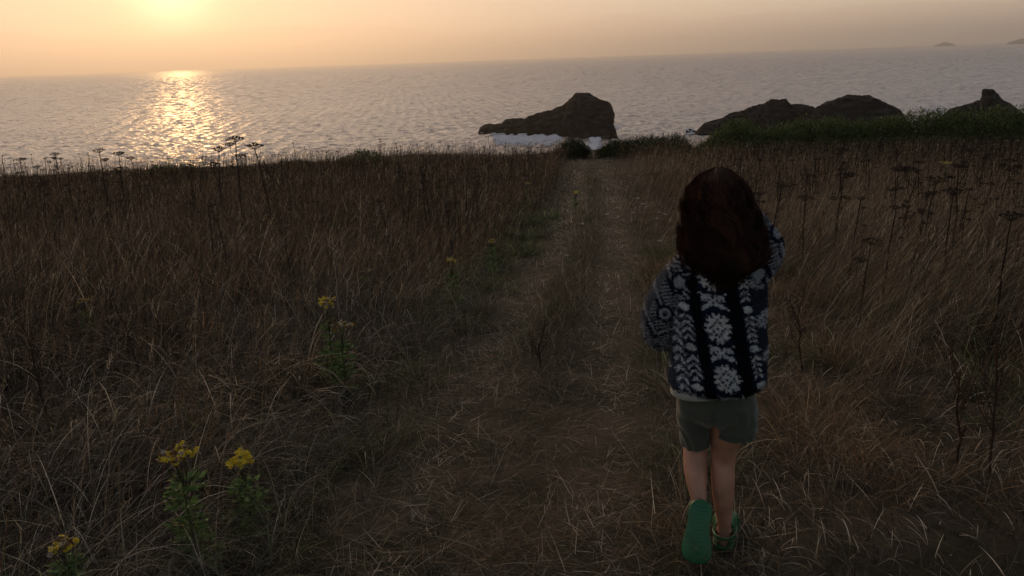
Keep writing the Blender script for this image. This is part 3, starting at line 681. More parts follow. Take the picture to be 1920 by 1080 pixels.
dock(255, 570, 740, 'bare dark dock stalk standing alone in the left meadow, left of the yellow ragwort', 1, 18)
dock(105, 600, 850, 'dark dock stalk near the left edge, nearest to the camera', 2, 0)
dock(545, 390, 560, 'thin dark dock stalk in the left meadow above the ragwort', 3, 4)
dock(1475, 560, 700, 'dark dock stalk just right of the jacket', 4, 30)
dock(1780, 690, 880, 'bare dark stalk in the grass at lower right', 5, 15)
dock(1845, 640, 900, 'dark stalk near the right edge, beside the bare one', 6, 10)
dock(1015, 640, 690, 'tiny reddish dock sprig growing in the middle of the track', 7, 0)

# ragwort
def ragwort(px, py, pyb, lab, seed, w=.07, yellow=1.0, lean=0):
    b, H = solve(px, py, pyb, lean); g = np.random.default_rng(seed); root = empty('ragwort', b); prop(root, lab, 'wild flower', 'yellow ragwort plants')
    sway = np.array([(-lean) * b[1] / F_PX, 0, 0]); z = np.linspace(0, 1, 9)[:, None]
    path = sway * z ** 1.3 + np.array([0, 0, H * .86]) * z + np.cumsum(g.normal(0, .003, (9, 3)), 0) * (1, 1, 0)
    tp = [tube(path, np.linspace(.0045, .0028, 9), 6)]; P = path[-1]; heads = []
    for i in range(9):
        a = i * 2.4; rr = w * math.sqrt((i + .3) / 9) * .8; s_ = path[6]; e = P + np.array([rr * math.cos(a), rr * math.sin(a), H * .14 - .2 * rr + g.normal(0, .008)])
        tp.append(tube(np.stack([s_ + (P - s_) * (i % 3) / 2, (s_ + e) / 2 + np.array([math.cos(a), math.sin(a), 0]) * rr * .25, e]), [.002, .0016, .0014], 4)); heads.append(e)
    V, F = join(tp); mesh_obj('stem', V, F, LEAF, root, np.tile([.06, .06, .03], (len(V), 1)))
    # lobed leaves up the stem
    P0 = []; O = []
    for i in range(44):
        f = g.uniform(.12, .92); p = np.array([np.interp(f, z[:, 0], path[:, j]) for j in range(3)]); a = g.uniform(0, 6.28); L_ = (.085 - .05 * f) * g.uniform(.7, 1.2)
        dirv = np.array([math.cos(a), math.sin(a), .35])
        for q in np.linspace(.1, 1, 9):
            for sgn in (-1, 1):
                P0.append(p + dirv * L_ * q + np.array([0, 0, -.02 * q * q])); O.append(dirv * .9 + sgn * np.array([-math.sin(a), math.cos(a), 0]) * 1.1)
    V, F, C = leaf_cloud(np.array(P0), np.array(O) * 2.2, .02, ['rag', 'olive'], [.8, .2], .2, .45, .25); mesh_obj('leaves', V, F, LEAF, root, C)
    for hi, e in enumerate(heads):
        fl = []; cl = []
        for q in range(9):
            c = e + np.array([g.normal(0, w * .13), g.normal(0, w * .13), g.normal(0, .006)]); yel = g.random() < yellow
            col = np.array([.62, .46, .03]) if yel else (np.array([.35, .30, .24]) if g.random() < .35 else np.array([.13, .07, .03]))
            r = .0065; nrm = g.normal(0, .35, 3) + np.array([0, -.35, 1]); nrm /= np.linalg.norm(nrm); A = np.cross(nrm, [1, .2, 0]); A /= np.linalg.norm(A); B = np.cross(nrm, A)
            for p_ in range(8):
                a = p_ * math.pi / 4; d = math.cos(a) * A + math.sin(a) * B; s2 = np.cross(nrm, d)
                v = np.stack([c + d * r * .3 + s2 * r * .22, c + d * r * .3 - s2 * r * .22, c + d * r * 1.25 - s2 * r * .26, c + d * r * 1.25 + s2 * r * .26]); fl.append((v, np.array([[0, 1, 2, 3]]))); cl.append(np.tile(col, (4, 1)))
            v, f = blob(c, r * .55); fl.append((v, f)); cl.append(np.tile(col * .6, (6, 1)))
        V, F = join(fl); mesh_obj('flower_cluster', V, F, LEAF, root, np.concatenate(cl))
PAL['rag'] = np.array([.13, .19, .06])
ragwort(476, 858, 1010, 'bright golden ragwort in full flower, lower left of the picture', 1, .045, 1.0)
ragwort(372, 842, 1075, 'half faded ragwort just left of the bright golden one', 2, .06, .4, 8)
ragwort(138, 1010, 1150, 'ragwort with bleached flower tops at the bottom left corner', 3, .04, .3)
ragwort(628, 560, 735, 'tall two-tone ragwort, tallest flower in the left meadow', 4, .05, .55)
ragwort(655, 605, 745, 'rusty ragwort leaning against the tall two-tone one', 5, .07, .15, -6)
ragwort(850, 488, 590, 'small ragwort at the left verge halfway along the track', 6, .045, .5)
ragwort(990, 342, 395, 'distant ragwort at the left verge near the far end of the track', 7, .07, .5)
ragwort(1080, 360, 400, 'single thin ragwort growing in the middle strip of the track', 8, .05, 1.0)
ragwort(925, 450, 520, 'pale small ragwort at the left verge above the halfway one', 9, .04, .3)
ragwort(175, 560, 650, 'dull ragwort deep in the left meadow near the left edge', 10, .05, .2)
ragwort(1765, 303, 380, 'faint yellow ragwort in the right meadow below the hedge', 11, .14, .6)
ragwort(690, 505, 570, 'white-seeded ragwort behind the tall two-tone one', 12, .05, .1)

def yarrow(px, py, seed, where, first=[None]):
    lab = 'tiny white yarrow flower ' + where
    b = on_ground(px, py + 8); g = np.random.default_rng(seed)
    if first[0] is None:
        root = empty('yarrow', b); H = .22
        V, F = tube(np.array([[0, 0, 0], [.004, 0, H * .5], [0, .004, H]]), [.0025, .002, .0018], 5); mesh_obj('stem', V, F, LEAF, root, np.tile([.05, .055, .03], (len(V), 1)))
        fl = [blob(np.array([g.normal(0, .014), g.normal(0, .014), H + g.normal(0, .003)]), .006) for _ in range(26)]
        V, F = join(fl); mesh_obj('flower_head', V, F, LEAF, root, np.tile([.5, .48, .44], (len(V), 1)))
        first[0] = root; prop(root, lab, 'wild flower', 'white yarrow flowers'); return
    copy_thing(first[0], b, g.uniform(0, 6), g.uniform(.7, 1.2), lab, 'white yarrow flowers')
YW = [(1196, 386, 'topmost of the cluster right of the track'), (1205, 403, 'in the middle of the cluster right of the track'), (1211, 400, 'in the middle of the cluster right of the track'), (1187, 412, 'nearest the track rim in the right-hand cluster'),
      (1236, 415, 'right of the track, closest to the hair'), (1246, 424, 'right of the track, closest to the hair'), (1232, 425, 'right of the track, closest to the hair'), (1138, 424, 'inside the track on its right rut'), (1092, 446, 'in the middle strip of the track'),
      (1051, 423, 'on the left rut of the track'), (1063, 500, 'lowest in the middle of the track'), (1236, 476, 'right of the track level with the shoulder'), (1250, 292, 'far off below the dark low hedge'), (1180, 341, 'far up the right rim of the track'),
      (1770, 452, 'in the right meadow, the left one of two'), (1762, 454, 'in the right meadow, the left one of two'), (385, 465, 'in the left meadow above the two-tone ragwort'), (408, 462, 'in the left meadow above the two-tone ragwort'), (715, 505, 'behind the rusty ragwort'), (410, 500, 'deep in the left meadow, lowest of three')]
for i, (px, py, wh) in enumerate(YW): yarrow(px, py, i, wh)

# ---------------------------------------------------------------- the walking child
B0 = on_ground(1350, 1030); B0[2] = float(ground_z(B0[0], B0[1]))
AZ = math.atan2(B0[0], B0[1])
TMP = []
def temp(name, V, F, smooth=True):
    o = mesh_obj(name, V, F, None, smooth=smooth); TMP.append(o); return o
def loft(rings, n=32, close=True):
    """rings: (centre xyz, half width vector, half depth vector); elliptical sections"""
    a = np.linspace(0, 2 * np.pi, n, endpoint=False); V = []
    for c, A, B, e in rings:
        ca, sa = np.cos(a), np.sin(a); ca = np.sign(ca) * np.abs(ca) ** e; sa = np.sign(sa) * np.abs(sa) ** e
        V.append(np.array(c) + ca[:, None] * np.array(A) + sa[:, None] * np.array(B))
    V = np.array(V); m = len(rings); i = np.arange(m - 1)[:, None]; j = np.arange(n)[None]; j2 = (j + 1) % n
    F = np.stack([i * n + j, i * n + j2, (i + 1) * n + j2, (i + 1) * n + j], -1).reshape(-1, 4); V = V.reshape(-1, 3)
    if close:
        V = np.concatenate([V, [V[:n].mean(0)], [V[(m - 1) * n:m * n].mean(0)]]); k = m * n
        j = np.arange(n); j2 = (j + 1) % n
        F = [F, np.stack([j2, j, np.full(n, k)], 1), np.stack([(m - 1) * n + j, (m - 1) * n + j2, np.full(n, k + 1)], 1)]
    return V, F
def smooth_path(P, R, n=24):
    P = np.array(P, float); R = np.array(R, float); s = np.concatenate([[0], np.cumsum(np.linalg.norm(np.diff(P, axis=0), axis=1))]); s /= s[-1]
    t = np.linspace(0, 1, n); Q = np.stack([np.interp(t, s, P[:, k]) for k in range(3)], 1); r = np.interp(t, s, R)
    for _ in range(3):
        Q[1:-1] = (Q[:-2] + 2 * Q[1:-1] + Q[2:]) / 4; r[1:-1] = (r[:-2] + 2 * r[1:-1] + r[2:]) / 4
    return Q, r
def limb(P, R, n=24, sides=20, flat=1.0):
    """tapered round limb with domed ends"""
    Q, r = smooth_path(P, R, n)
    d0 = Q[0] - Q[1]; d0 /= np.linalg.norm(d0); d1 = Q[-1] - Q[-2]; d1 /= np.linalg.norm(d1)
    Q = np.concatenate([[Q[0] + d0 * r[0] * .9, Q[0] + d0 * r[0] * .6], Q, [Q[-1] + d1 * r[-1] * .6, Q[-1] + d1 * r[-1] * .9]]); r = np.concatenate([[r[0] * .35, r[0] * .8], r, [r[-1] * .8, r[-1] * .35]])
    T = np.gradient(Q, axis=0); T /= np.linalg.norm(T, axis=1, keepdims=True); rings = []
    A = np.cross(T[0], [0, 1, .2]); A /= np.linalg.norm(A)
    for q, t, rr in zip(Q, T, r):
        A = A - t * np.dot(A, t); A /= np.linalg.norm(A); Bv = np.cross(t, A); rings.append((q, A * rr, Bv * rr * flat, 1.0))
    return loft(rings, sides)
def ball(c, r, nu=24, nv=16, shape=None):
    th = np.linspace(.02, np.pi - .02, nv); rings = []
    for t in th:
        rings.append((np.array(c) + np.array([0, 0, -r[2] * math.cos(t)]), (r[0] * math.sin(t), 0, 0), (0, r[1] * math.sin(t), 0), 1.0))
    return loft(rings, nu)
def fuse(pieces, voxel, smooth=6, sub=0, name='fused'):
    """union of closed pieces as one continuous skin -> numpy vertices, faces"""
    V, F, k = [], [], 0
    for v, f in pieces:
        V.append(v); F += [x + k for x in (f if isinstance(f, list) else [f])]; k += len(v)
    o = mesh_obj(name, np.concatenate(V), F, None)
    m = o.modifiers.new('r', 'REMESH'); m.mode = 'VOXEL'; m.voxel_size = voxel; m.use_smooth_shade = True
    s = o.modifiers.new('s', 'SMOOTH'); s.factor = .5; s.iterations = smooth
    if sub: q = o.modifiers.new('q', 'SUBSURF'); q.levels = sub; q.render_levels = sub
    bpy.context.view_layer.update(); dg = bpy.context.evaluated_depsgraph_get(); me = bpy.data.meshes.new_from_object(o.evaluated_get(dg))
    n = len(me.vertices); V = np.zeros(n * 3, np.float32); me.vertices.foreach_get('co', V); V = V.reshape(-1, 3).astype(float)
    cnt = np.zeros(len(me.polygons), np.int32); me.polygons.foreach_get('loop_total', cnt); lp = np.zeros(len(me.loops), np.int32); me.loops.foreach_get('vertex_index', lp)
    Nn = np.zeros(n * 3, np.float32); me.vertices.foreach_get('normal', Nn)
    st = np.concatenate([[0], np.cumsum(cnt)[:-1]]); Fs = []
    for c in np.unique(cnt): idx = st[cnt == c]; Fs.append(lp[idx[:, None] + np.arange(c)[None]])
    bpy.data.objects.remove(o, do_unlink=True); bpy.data.meshes.remove(me)
    return V, Fs, Nn.reshape(-1, 3).astype(float)
def n3(V, s, seed):
    return (vn(V[:, 0] + V[:, 2] * .7, V[:, 1] + V[:, 2] * .5, s, seed) + vn(V[:, 2] - V[:, 0] * .4, V[:, 0] + V[:, 1] * .6, s, seed + 3)) - 1

# --- body: one continuous skin
HC = np.array([-.052, .035, 1.108])
def finger(P, r): return limb(P, [r, r * .95, r * .85, r * .7], 10, 8)
def hand(wr, palm_c, u, v, w, curl):
    """wr wrist point, u towards the fingertips, v across the palm to the thumb side, w out of the back of the hand"""
    u, v, w = (np.array(a, float) / np.linalg.norm(a) for a in (u, v, w)); ps = []
    c = np.array(palm_c, float)
    rings = [(c + u * t, v * hw, w * .0085, .9) for t, hw in ((-.030, .015), (-.012, .021), (.010, .025), (.026, .024))]
    ps.append(loft(rings, 16)); ps.append(limb([wr, c - u * .02], [.017, .014], 8, 12))
    for k, (off, L_) in enumerate(((.018, .044), (.006, .050), (-.006, .046), (-.018, .037))):
        b = c + u * .022 + v * off; a1, a2, a3 = curl, curl * 2.1, curl * 3.0; P = [b]
        for a, l_ in ((a1, .45), (a2, .31), (a3, .24)): P.append(P[-1] + (u * math.cos(a) - w * math.sin(a)) * L_ * l_)
        ps.append(finger(P, .0062))
    b = c - u * .014 + v * .018; ps.append(finger([b, b + (u * .5 + v * .8) * .018, b + (u * .5 + v * .8) * .018 + (u * .9 + v * .3 - w * .3) * .018, b + (u * .5 + v * .8) * .018 + (u * .9 + v * .2 - w * .5) * .033], .0072))
    return ps
bod = [loft([((-.035, .01, .50), (.095, 0, 0), (0, .075, 0), 1), ((-.035, .01, .58), (.098, 0, 0), (0, .075, 0), 1), ((-.038, .01, .70), (.088, 0, 0), (0, .062, 0), 1), ((-.04, .01, .83), (.10, 0, 0), (0, .07, 0), 1),
             ((-.042, .01, .93), (.105, 0, 0), (0, .065, 0), 1), ((-.045, .015, .965), (.07, 0, 0), (0, .05, 0), 1)], 28),
       limb([(-.045, .012, .93), (-.05, .02, .99), HC + (0, -.005, -.05)], [.045, .034, .034]),
       ball(HC + (0, .0, .012), (.070, .084, .078)), ball(HC + (0, .022, -.038), (.052, .058, .060)), ball(HC + (0, .082, -.018), (.0095, .014, .013)), ball(HC + (0, .073, -.048), (.017, .010, .008)),
       ball(HC + (-.072, .0, -.012), (.008, .016, .022)), ball(HC + (.072, .0, -.012), (.008, .016, .022))]
# right leg planted, left leg trailing with its heel up
RK, RA = np.array([-.004, .045, .300]), np.array([.010, .012, .062])
LK, LA = np.array([-.091, .070, .335]), np.array([-.064, -.066, .176])
bod += [limb([(.012, .01, .53), (.004, .03, .42), RK, (-.001, .022, .235), (.002, .010, .175), (.008, .012, .11), RA], [.068, .051, .037, .038, .033, .024, .0205], 30),
        limb([(-.082, .01, .53), (-.088, .045, .43), LK, (-.089, .028, .283), (-.082, -.010, .245), (-.073, -.042, .205), LA], [.068, .052, .038, .0385, .034, .025, .0205], 30)]
bod += [limb([RA, RA + (0, .03, -.02), RA + (.002, .12, -.040)], [.024, .026, .022], 14, 16, .8), ball(RA + (0, -.012, -.028), (.021, .022, .024))]
LU = np.array([-.085, -.42, -.90]); LU /= np.linalg.norm(LU)     # left foot points down at the toes
LW = np.array([-.05, .90, -.42]); LW -= LU * np.dot(LU, LW); LW /= np.linalg.norm(LW)      # top of that foot
LX = np.cross(LU, LW); LX = -LX if LX[0] < 0 else LX
LHEEL = LA - LW * .034 - LU * .012
bod += [limb([LA, LA + LU * .03 - LW * .006, LHEEL + LU * .15 + LW * .022], [.024, .026, .019], 14, 16, .8), ball(LHEEL + LW * .022 + LU * .012, (.021, .021, .021))]
# arms
bod += [limb([(-.125, .01, .93), (-.175, .005, .85), (-.197, .02, .745), (-.155, .10, .705), (-.105, .145, .705)], [.040, .034, .028, .025, .017], 28),
        limb([(.045, .01, .93), (.083, .075, .945), (.088, .135, .965), (.045, .15, 1.03), (.008, .140, 1.075)], [.040, .034, .028, .025, .017], 28)]
bod += hand((-.105, .145, .705), (-.068, .150, .703), (1, .05, -.05), (0, .1, 1), (0, 1, 0), .35)
bod += hand((.008, .140, 1.075), (-.018, .135, 1.105), (-.8, -.05, .65), (-.5, -.3, -.6), (.2, .9, .2), .22)
V, Fs, Nn = fuse(bod, .0042, 8)
C = np.tile([.34, .165, .11], (len(V), 1))
# lips and eye whites are skin colours of the face (it looks out to sea)
rel = V - HC
lip = (np.abs(rel[:, 0]) < .018) & (np.abs(rel[:, 2] + .048) < .0065) & (rel[:, 1] > .06); C[lip] = [.38, .13, .11]
for sx in (-.027, .027):
    e = (np.hypot((rel[:, 0] - sx) / 1.5, rel[:, 2] - .008) < .0072) & (rel[:, 1] > .05); C[e] = [.6, .58, .55]
    e = (np.hypot(rel[:, 0] - sx, rel[:, 2] - .008) < .005) & (rel[:, 1] > .05); C[e] = [.04, .02, .015]
C *= (1 + .22 * n3(V, .035, 5) + .12 * n3(V, .010, 15))[:, None]; kn = np.exp(-((V[:, 2] - .355) / .012) ** 2) * (V[:, 1] < .04); C *= (1 - .22 * kn)[:, None]  # crease shading behind the knees painted into the skin colour
SKIN, n, l, b, o_ = mat_new('skin'); a_ = nd(n, 'ShaderNodeAttribute', attribute_name='tone'); l.new(a_.outputs['Color'], b.inputs['Base Color'])
b.inputs['Roughness'].default_value = .5; b.inputs['Subsurface Weight'].default_value = .08; b.inputs['Subsurface Scale'].default_value = .01
person = mesh_obj('person', V, Fs, SKIN, None, C, True); person.location = B0; person.rotation_euler.z = -AZ
prop(person, 'child with long hair walking away in patterned fleece, shorts and green clogs, right arm raised', 'person')

# --- shorts
def tubeloft(rows, n=36): return loft([((x, y, z), (w, tw, 0), (0, dd, td), .92) for x, y, z, w, dd, tw, td in rows], n)
sh = [tubeloft([(-.033, .012, .64, .100, .080, 0, 0), (-.034, .012, .56, .112, .092, 0, 0), (-.034, .012, .51, .117, .096, 0, 0), (-.034, .015, .475, .114, .092, 0, 0), (-.036, .02, .450, .095, .074, 0, 0), (-.038, .02, .430, .050, .045, 0, 0)]),
      tubeloft([(-.090, .012, .51, .060, .088, 0, 0), (-.093, .028, .45, .056, .074, 0, 0), (-.092, .045, .40, .050, .066, 0, .01), (-.092, .056, .355, .048, .060, 0, .014), (-.092, .058, .346, .045, .055, 0, .014)]),
      tubeloft([(.024, .012, .52, .064, .088, 0, 0), (.030, .020, .465, .066, .076, 0, 0), (.030, .026, .425, .066, .068, 0, 0), (.030, .030, .398, .066, .064, 0, 0), (.030, .030, .390, .062, .058, 0, 0)])]
V, Fs, Nn = fuse(sh, .004, 5)
fold = np.sin((V[:, 0] * 1.3 + V[:, 2] * .8 + .25 * n3(V, .09, 8)) * 62) * .5 + 1.2 * n3(V, .05, 31)
V[:, 1] += .010 * np.exp(-((V[:, 0] + .036) / .007) ** 2) * (V[:, 1] < 0) * np.clip((.60 - V[:, 2]) * 8, 0, 1)
V += Nn * (.0034 * fold * np.clip((.62 - V[:, 2]) * 6, 0, 1))[:, None]
def cloth_mat(name, rough=.9, bump=.0004, scale=900, sheen=.2):
    m, n, l, b, o = mat_new(name); a_ = nd(n, 'ShaderNodeAttribute', attribute_name='tone'); l.new(a_.outputs['Color'], b.inputs['Base Color'])
    b.inputs['Roughness'].default_value = rough; b.inputs['Specular IOR Level'].default_value = .2; b.inputs['Sheen Weight'].default_value = sheen
    tc = nd(n, 'ShaderNodeTexCoord'); t = nd(n, 'ShaderNodeTexNoise'); t.inputs['Scale'].default_value = scale; l.new(tc.outputs['Object'], t.inputs['Vector'])
    bp = nd(n, 'ShaderNodeBump'); bp.inputs['Strength'].default_value = .6; bp.inputs['Distance'].default_value = bump; l.new(t.outputs[0], bp.inputs['Height']); l.new(bp.outputs[0], b.inputs['Normal'])
    return m
CL = cloth_mat('cotton')
C = np.tile([.050, .056, .043], (len(V), 1)) * (1 + .12 * n3(V, .04, 3))[:, None]
hemz = np.where(V[:, 0] < -.034, .368, .410); C[np.abs(V[:, 2] - hemz) < .0016] *= .55
mesh_obj('shorts', V, Fs, CL, person, C, True)

# --- undershirt: pale hem showing under the jacket
V, F = loft([((-.060, .012, .63), (.096, 0, 0), (0, .100, 0), .95), ((-.068, .012, .575), (.100, 0, .004), (0, .105, 0), .95), ((-.070, .012, .549), (.101, 0, .014), (0, .106, 0), .95), ((-.070, .012, .551), (.098, 0, .014), (0, .102, 0), .95)], 60, False)
mesh_obj('undershirt', V, F, CL, person, np.tile([.42, .44, .47], (len(V), 1)), True)

# --- patterned fleece jacket
jk = [loft([((x, .012, z), (w, 0, t), (0, dd, 0), .9) for x, z, w, dd, t in ((-.033, .562, .128, .108, .012), (-.033, .572, .137, .118, .012), (-.033, .61, .140, .120, .008), (-.035, .68, .138, .116, 0), (-.038, .77, .136, .112, 0), (-.040, .85, .134, .108, 0), (-.042, .91, .130, .100, 0), (-.043, .955, .112, .086, 0), (-.046, .985, .078, .070, 0), (-.048, 1.02, .056, .056, 0), (-.049, 1.035, .05, .05, 0))], 48),
      limb([(-.118, .012, .915), (-.162, .006, .868), (-.190, .006, .812), (-.204, .012, .758), (-.199, .022, .712), (-.170, .062, .702), (-.135, .115, .70), (-.112, .135, .70)], [.056, .057, .058, .060, .057, .050, .042, .036], 34, 28),
      limb([(.038, .012, .915), (.058, .050, .935), (.078, .095, .945), (.088, .138, .958), (.066, .150, 1.00), (.035, .150, 1.04), (.016, .143, 1.062)], [.056, .058, .056, .055, .048, .042, .036], 34, 28)]
V, Fs, Nn = fuse(jk, .0046, 4, 1)
V += Nn * (.0045 * n3(V, .055, 61) + .0022 * n3(V, .018, 62) + .0012 * n3(V, .008, 63))[:, None]
# broad folds: pinched left waist, drag lines from the raised arm
V += Nn * (.0035 * np.sin((V[:, 2] * .9 - V[:, 0] * .6 + .05 * n3(V, .08, 66)) * 95) * np.exp(-((V[:, 0] + .13) / .05) ** 2 - ((V[:, 2] - .64) / .07) ** 2))[:, None]
SNOW = ["....X.X....", "..X.XXX.X..", ".XXXX.XXXX.", "..XX.X.XX..", "XXX.XXX.XXX", ".X.XX.XX.X.", "XXX.XXX.XXX", "..XX.X.XX..", ".XXXX.XXXX.", "..X.XXX.X..", "....X.X...."]
HMOT = ["X..........X", "XXX.....XXX.", ".XXXX.XXXX..", "...XX.XX....", "X.X.XXX.X.X.", "XXXXX.XXXXX.", ".XXXX.XXXX..", "X..........X"]
def bitmap(rows, p, q):
    A = np.array([[ch == 'X' for ch in r.ljust(12, '.')] for r in rows]); h, w = A.shape
    i = np.floor(p * h).astype(int); j = np.floor(q * (11 if rows is SNOW else 12)).astype(int); ok = (i >= 0) & (i < h) & (j >= 0) & (j < 12) & (p >= 0) & (q >= 0) & (q < 1)
    return ok & A[np.clip(i, 0, h - 1), np.clip(j, 0, 11)]
def pattern(x, z, y):
    """woven motifs of the fleece, in metres across (x) and up (z) the back"""
    n = len(x); NAVY, BLACK, SLATE, WHITE, ICE = (np.array(c) for c in ((.018, .027, .062), (.007, .009, .015), (.060, .078, .120), (.72, .73, .76), (.54, .56, .62)))
    z = z - .055; w_ = .0013 * rng.normal(0, 1, n) + .004 * (vn(x, z, .012, 5) - .5); x = x + w_; z = z + .003 * (vn(x, z, .012, 6) - .5)
    s = x + .035 + .20 * (z - .73); c = np.tile(NAVY, (n, 1))
    c[(s > -.066) & (s < -.036)] = BLACK; c[(s > .034) & (s < .070)] = BLACK; c[(s > .104)] = SLATE * .6; c[s < -.10] = SLATE
    per = .152; t = (z - .573) / per; k = t - np.floor(t)
    c[bitmap(SNOW, (k if False else ((z - .573 + .045) % per) / .090), (s + .035) / .072)] = WHITE
    c[bitmap(HMOT, ((z - .573 - .076 + .027) % per) / .054, (s + .034) / .072)] = ICE * 1.2
    def chev(s, z, s0, hw, per, col, hexes=True):
        d = (s - s0); zz = (z + np.abs(d) * 1.1) % per; band = (np.abs(d) < hw) & (zz < per * .5)
        c[band] = col; c[np.abs(d) < .0014] = NAVY
        if hexes:
            q = ((z - .60) % .118) - .059; hx_ = (np.abs(d) < hw * .9) & (np.abs(q) < .013 - np.abs(d) * .5); ring = (np.abs(d) < hw + .002) & (np.abs(q) < .021)
            c[ring] = NAVY; c[hx_] = WHITE
    chev(s, z, .088, .0125, .018, WHITE); chev(s, z, -.086, .018, .021, ICE * 1.2); chev(s, z, -.126, .017, .028, ICE * 1.2, False)
    c[bitmap(SNOW, ((z - .62 + .024) % .118) / .048, (s - .128 + .024) / .048)] = ICE
    return c
C = pattern(V[:, 0], V[:, 2], V[:, 1])
# sleeves carry the bands turned along the arm
def sleeve(mask, o, ax, sc=1.0):
    ax = np.array(ax, float); ax /= np.linalg.norm(ax); bx = np.array([-ax[1], ax[0]]) if len(ax) == 2 else None
    p = V[mask][:, [0, 2]] - np.array(o); a = p @ ax; b_ = p @ bx; n = len(a); c = np.tile((.014, .019, .040), (n, 1)); W_ = np.array((.42, .44, .49)); S_ = np.array((.16, .17, .20))
    a = a + .003 * (vn(a, b_, .01, 7) - .5); c[np.abs(b_) > .040] = S_ * .8
    k = (a + np.abs(b_) * .9) % .075; c[(k < .044) & (np.abs(b_) < .044) & (((a * 1.4 + b_) % .017) < .0105)] = W_ * .8
    c[(k > .052) & (k < .062)] = W_ * .9
    for a0 in (.030, .135):
        q = np.maximum(np.abs(a - a0), np.abs(b_) * .9 + np.abs(a - a0) * .45); c[q < .026] = (.014, .019, .040); c[q < .017] = W_; 
        if a0 > .1: c[q < .0075] = (.03, .035, .055)
    C[mask] = c
arm_l = (V[:, 0] < -.160 + np.clip((V[:, 2] - .80) * .35, 0, .06)) & (V[:, 2] > .62) | ((V[:, 1] > .11) & (V[:, 2] < .78) & (V[:, 0] < -.09) & (V[:, 2] > .64) & (V[:, 0] < -.10) & (V[:, 1] > .128))
arm_r = ((V[:, 0] > .094 - np.clip((V[:, 2] - .88) * .9, 0, .1)) & (V[:, 2] > .88)) | ((V[:, 1] > .118) & (V[:, 2] > .88))
sleeve(arm_l, (-.135, .925), (-.38, -.92)); sleeve(arm_r, (.05, .90), (.55, .83))
cuff = (V[:, 2] < .583 + .09 * (V[:, 0] + .033)) & (V[:, 0] > -.18) & (V[:, 2] < .625); C[cuff] *= .55
C *= np.exp(.22 * n3(V, .004, 91))[:, None]
FL = leaf_material('sherpa fleece', .95, .35, .05)
jo = mesh_obj('jacket', V, Fs, FL, person, C, True)
# pile of the fleece: short fibres rooted on the cloth, in the cloth's own colours
nf = 110000; ii = rng.integers(0, len(V), nf); P = V[ii] + rng.normal(0, .0012, (nf, 3)); Dn = Nn[ii] + rng.normal(0, .65, (nf, 3)); Dn /= np.linalg.norm(Dn, axis=1, keepdims=True)
S = np.cross(Dn, rng.normal(0, 1, (nf, 3))); S /= np.linalg.norm(S, axis=1, keepdims=True); Ln = rng.uniform(.004, .0105, (nf, 1))
VV = np.stack([P - S * .0006, P + S * .0006, P + Dn * Ln * .6 + S * .0006 + rng.normal(0, .001, (nf, 3)), P + Dn * Ln], 1).reshape(-1, 3)
mesh_obj('fleece_pile', VV, np.arange(nf * 4).reshape(nf, 4), FL, jo, np.repeat(C[ii] * rng.uniform(.7, 1.35, (nf, 1)), 4, axis=0))

# --- hair: scalp shell and strands
HZ = np.array([.915, .935, .955, .982, 1.012, 1.05, 1.10, 1.135, 1.165, 1.19, 1.207, 1.2165])
HX = np.array([-.030, -.030, -.029, -.028, -.030, -.034, -.042, -.047, -.051, -.053, -.054, -.055])
HW = np.array([.050, .064, .080, .090, .094, .090, .083, .080, .075, .058, .036, .010])
HY = np.array([-.06, -.06, -.055, -.045, -.03, -.01, .012, .022, .027, .030, .030, .030])
HD = np.array([.040, .062, .075, .080, .086, .094, .098, .100, .092, .072, .046, .012])
def hair_pt(ph, z, k=1.0):
    x = np.interp(z, HZ, HX); w = np.interp(z, HZ, HW); y = np.interp(z, HZ, HY); d = np.interp(z, HZ, HD)
    return np.stack([x + w * k * np.sin(ph), y - d * k * np.cos(ph), z], -1)      # ph 0 = back of the head
zz = np.concatenate([np.linspace(.945, 1.16, 20), np.linspace(1.17, 1.2155, 14)]); ph = np.linspace(-2.0, 2.0, 61)
Zg, Pg = np.meshgrid(zz, ph, indexing='ij'); lim = np.where(Zg > 1.125, 1.55, 1.0); V = hair_pt(Pg * lim, Zg, np.where(Zg > 1.15, .93, .85)); V[-1] = V[-1].mean(0) + [0, 0, .003]; V = V.reshape(-1, 3); V[:, 2] -= .004
n1, n2 = Zg.shape; i = np.arange((n1 - 1) * (n2 - 1)); q = (i // (n2 - 1)) * n2 + i % (n2 - 1)
HAIR, n, l, b, o_ = mat_new('brown hair'); a_ = nd(n, 'ShaderNodeAttribute', attribute_name='tone'); l.new(a_.outputs['Color'], b.inputs['Base Color'])
b.inputs['Roughness'].default_value = .55; b.inputs['Specular IOR Level'].default_value = .12; tr = nd(n, 'ShaderNodeBsdfTranslucent'); tr.inputs[0].default_value = (.34, .13, .05, 1); mx = nd(n, 'ShaderNodeMixShader'); mx.inputs[0].default_value = .28
l.new(b.outputs[0], mx.inputs[1]); l.new(tr.outputs[0], mx.inputs[2]); l.new(mx.outputs[0], o_.inputs['Surface'])
ho = mesh_obj('hair', V, np.stack([q, q + 1, q + n2 + 1, q + n2], 1), HAIR, person, np.tile([.010, .005, .003], (len(V), 1)), True)
ns, sg = 8500, 26; t = np.linspace(0, 1, sg)
nc = 190; ck = rng.integers(0, nc, ns)              # strands hang in locks
c_ph = rng.uniform(-1.8, 1.8, nc); c_z = .895 + .16 * rng.random(nc) ** 1.1 + .02 * np.abs(c_ph); c_K = .99 + rng.normal(0, .062, nc); c_a = rng.uniform(.006, .020, nc); c_f = rng.uniform(13, 24, nc); c_p = rng.uniform(0, 6.28, nc); c_t = np.exp(rng.normal(0, .75, nc))
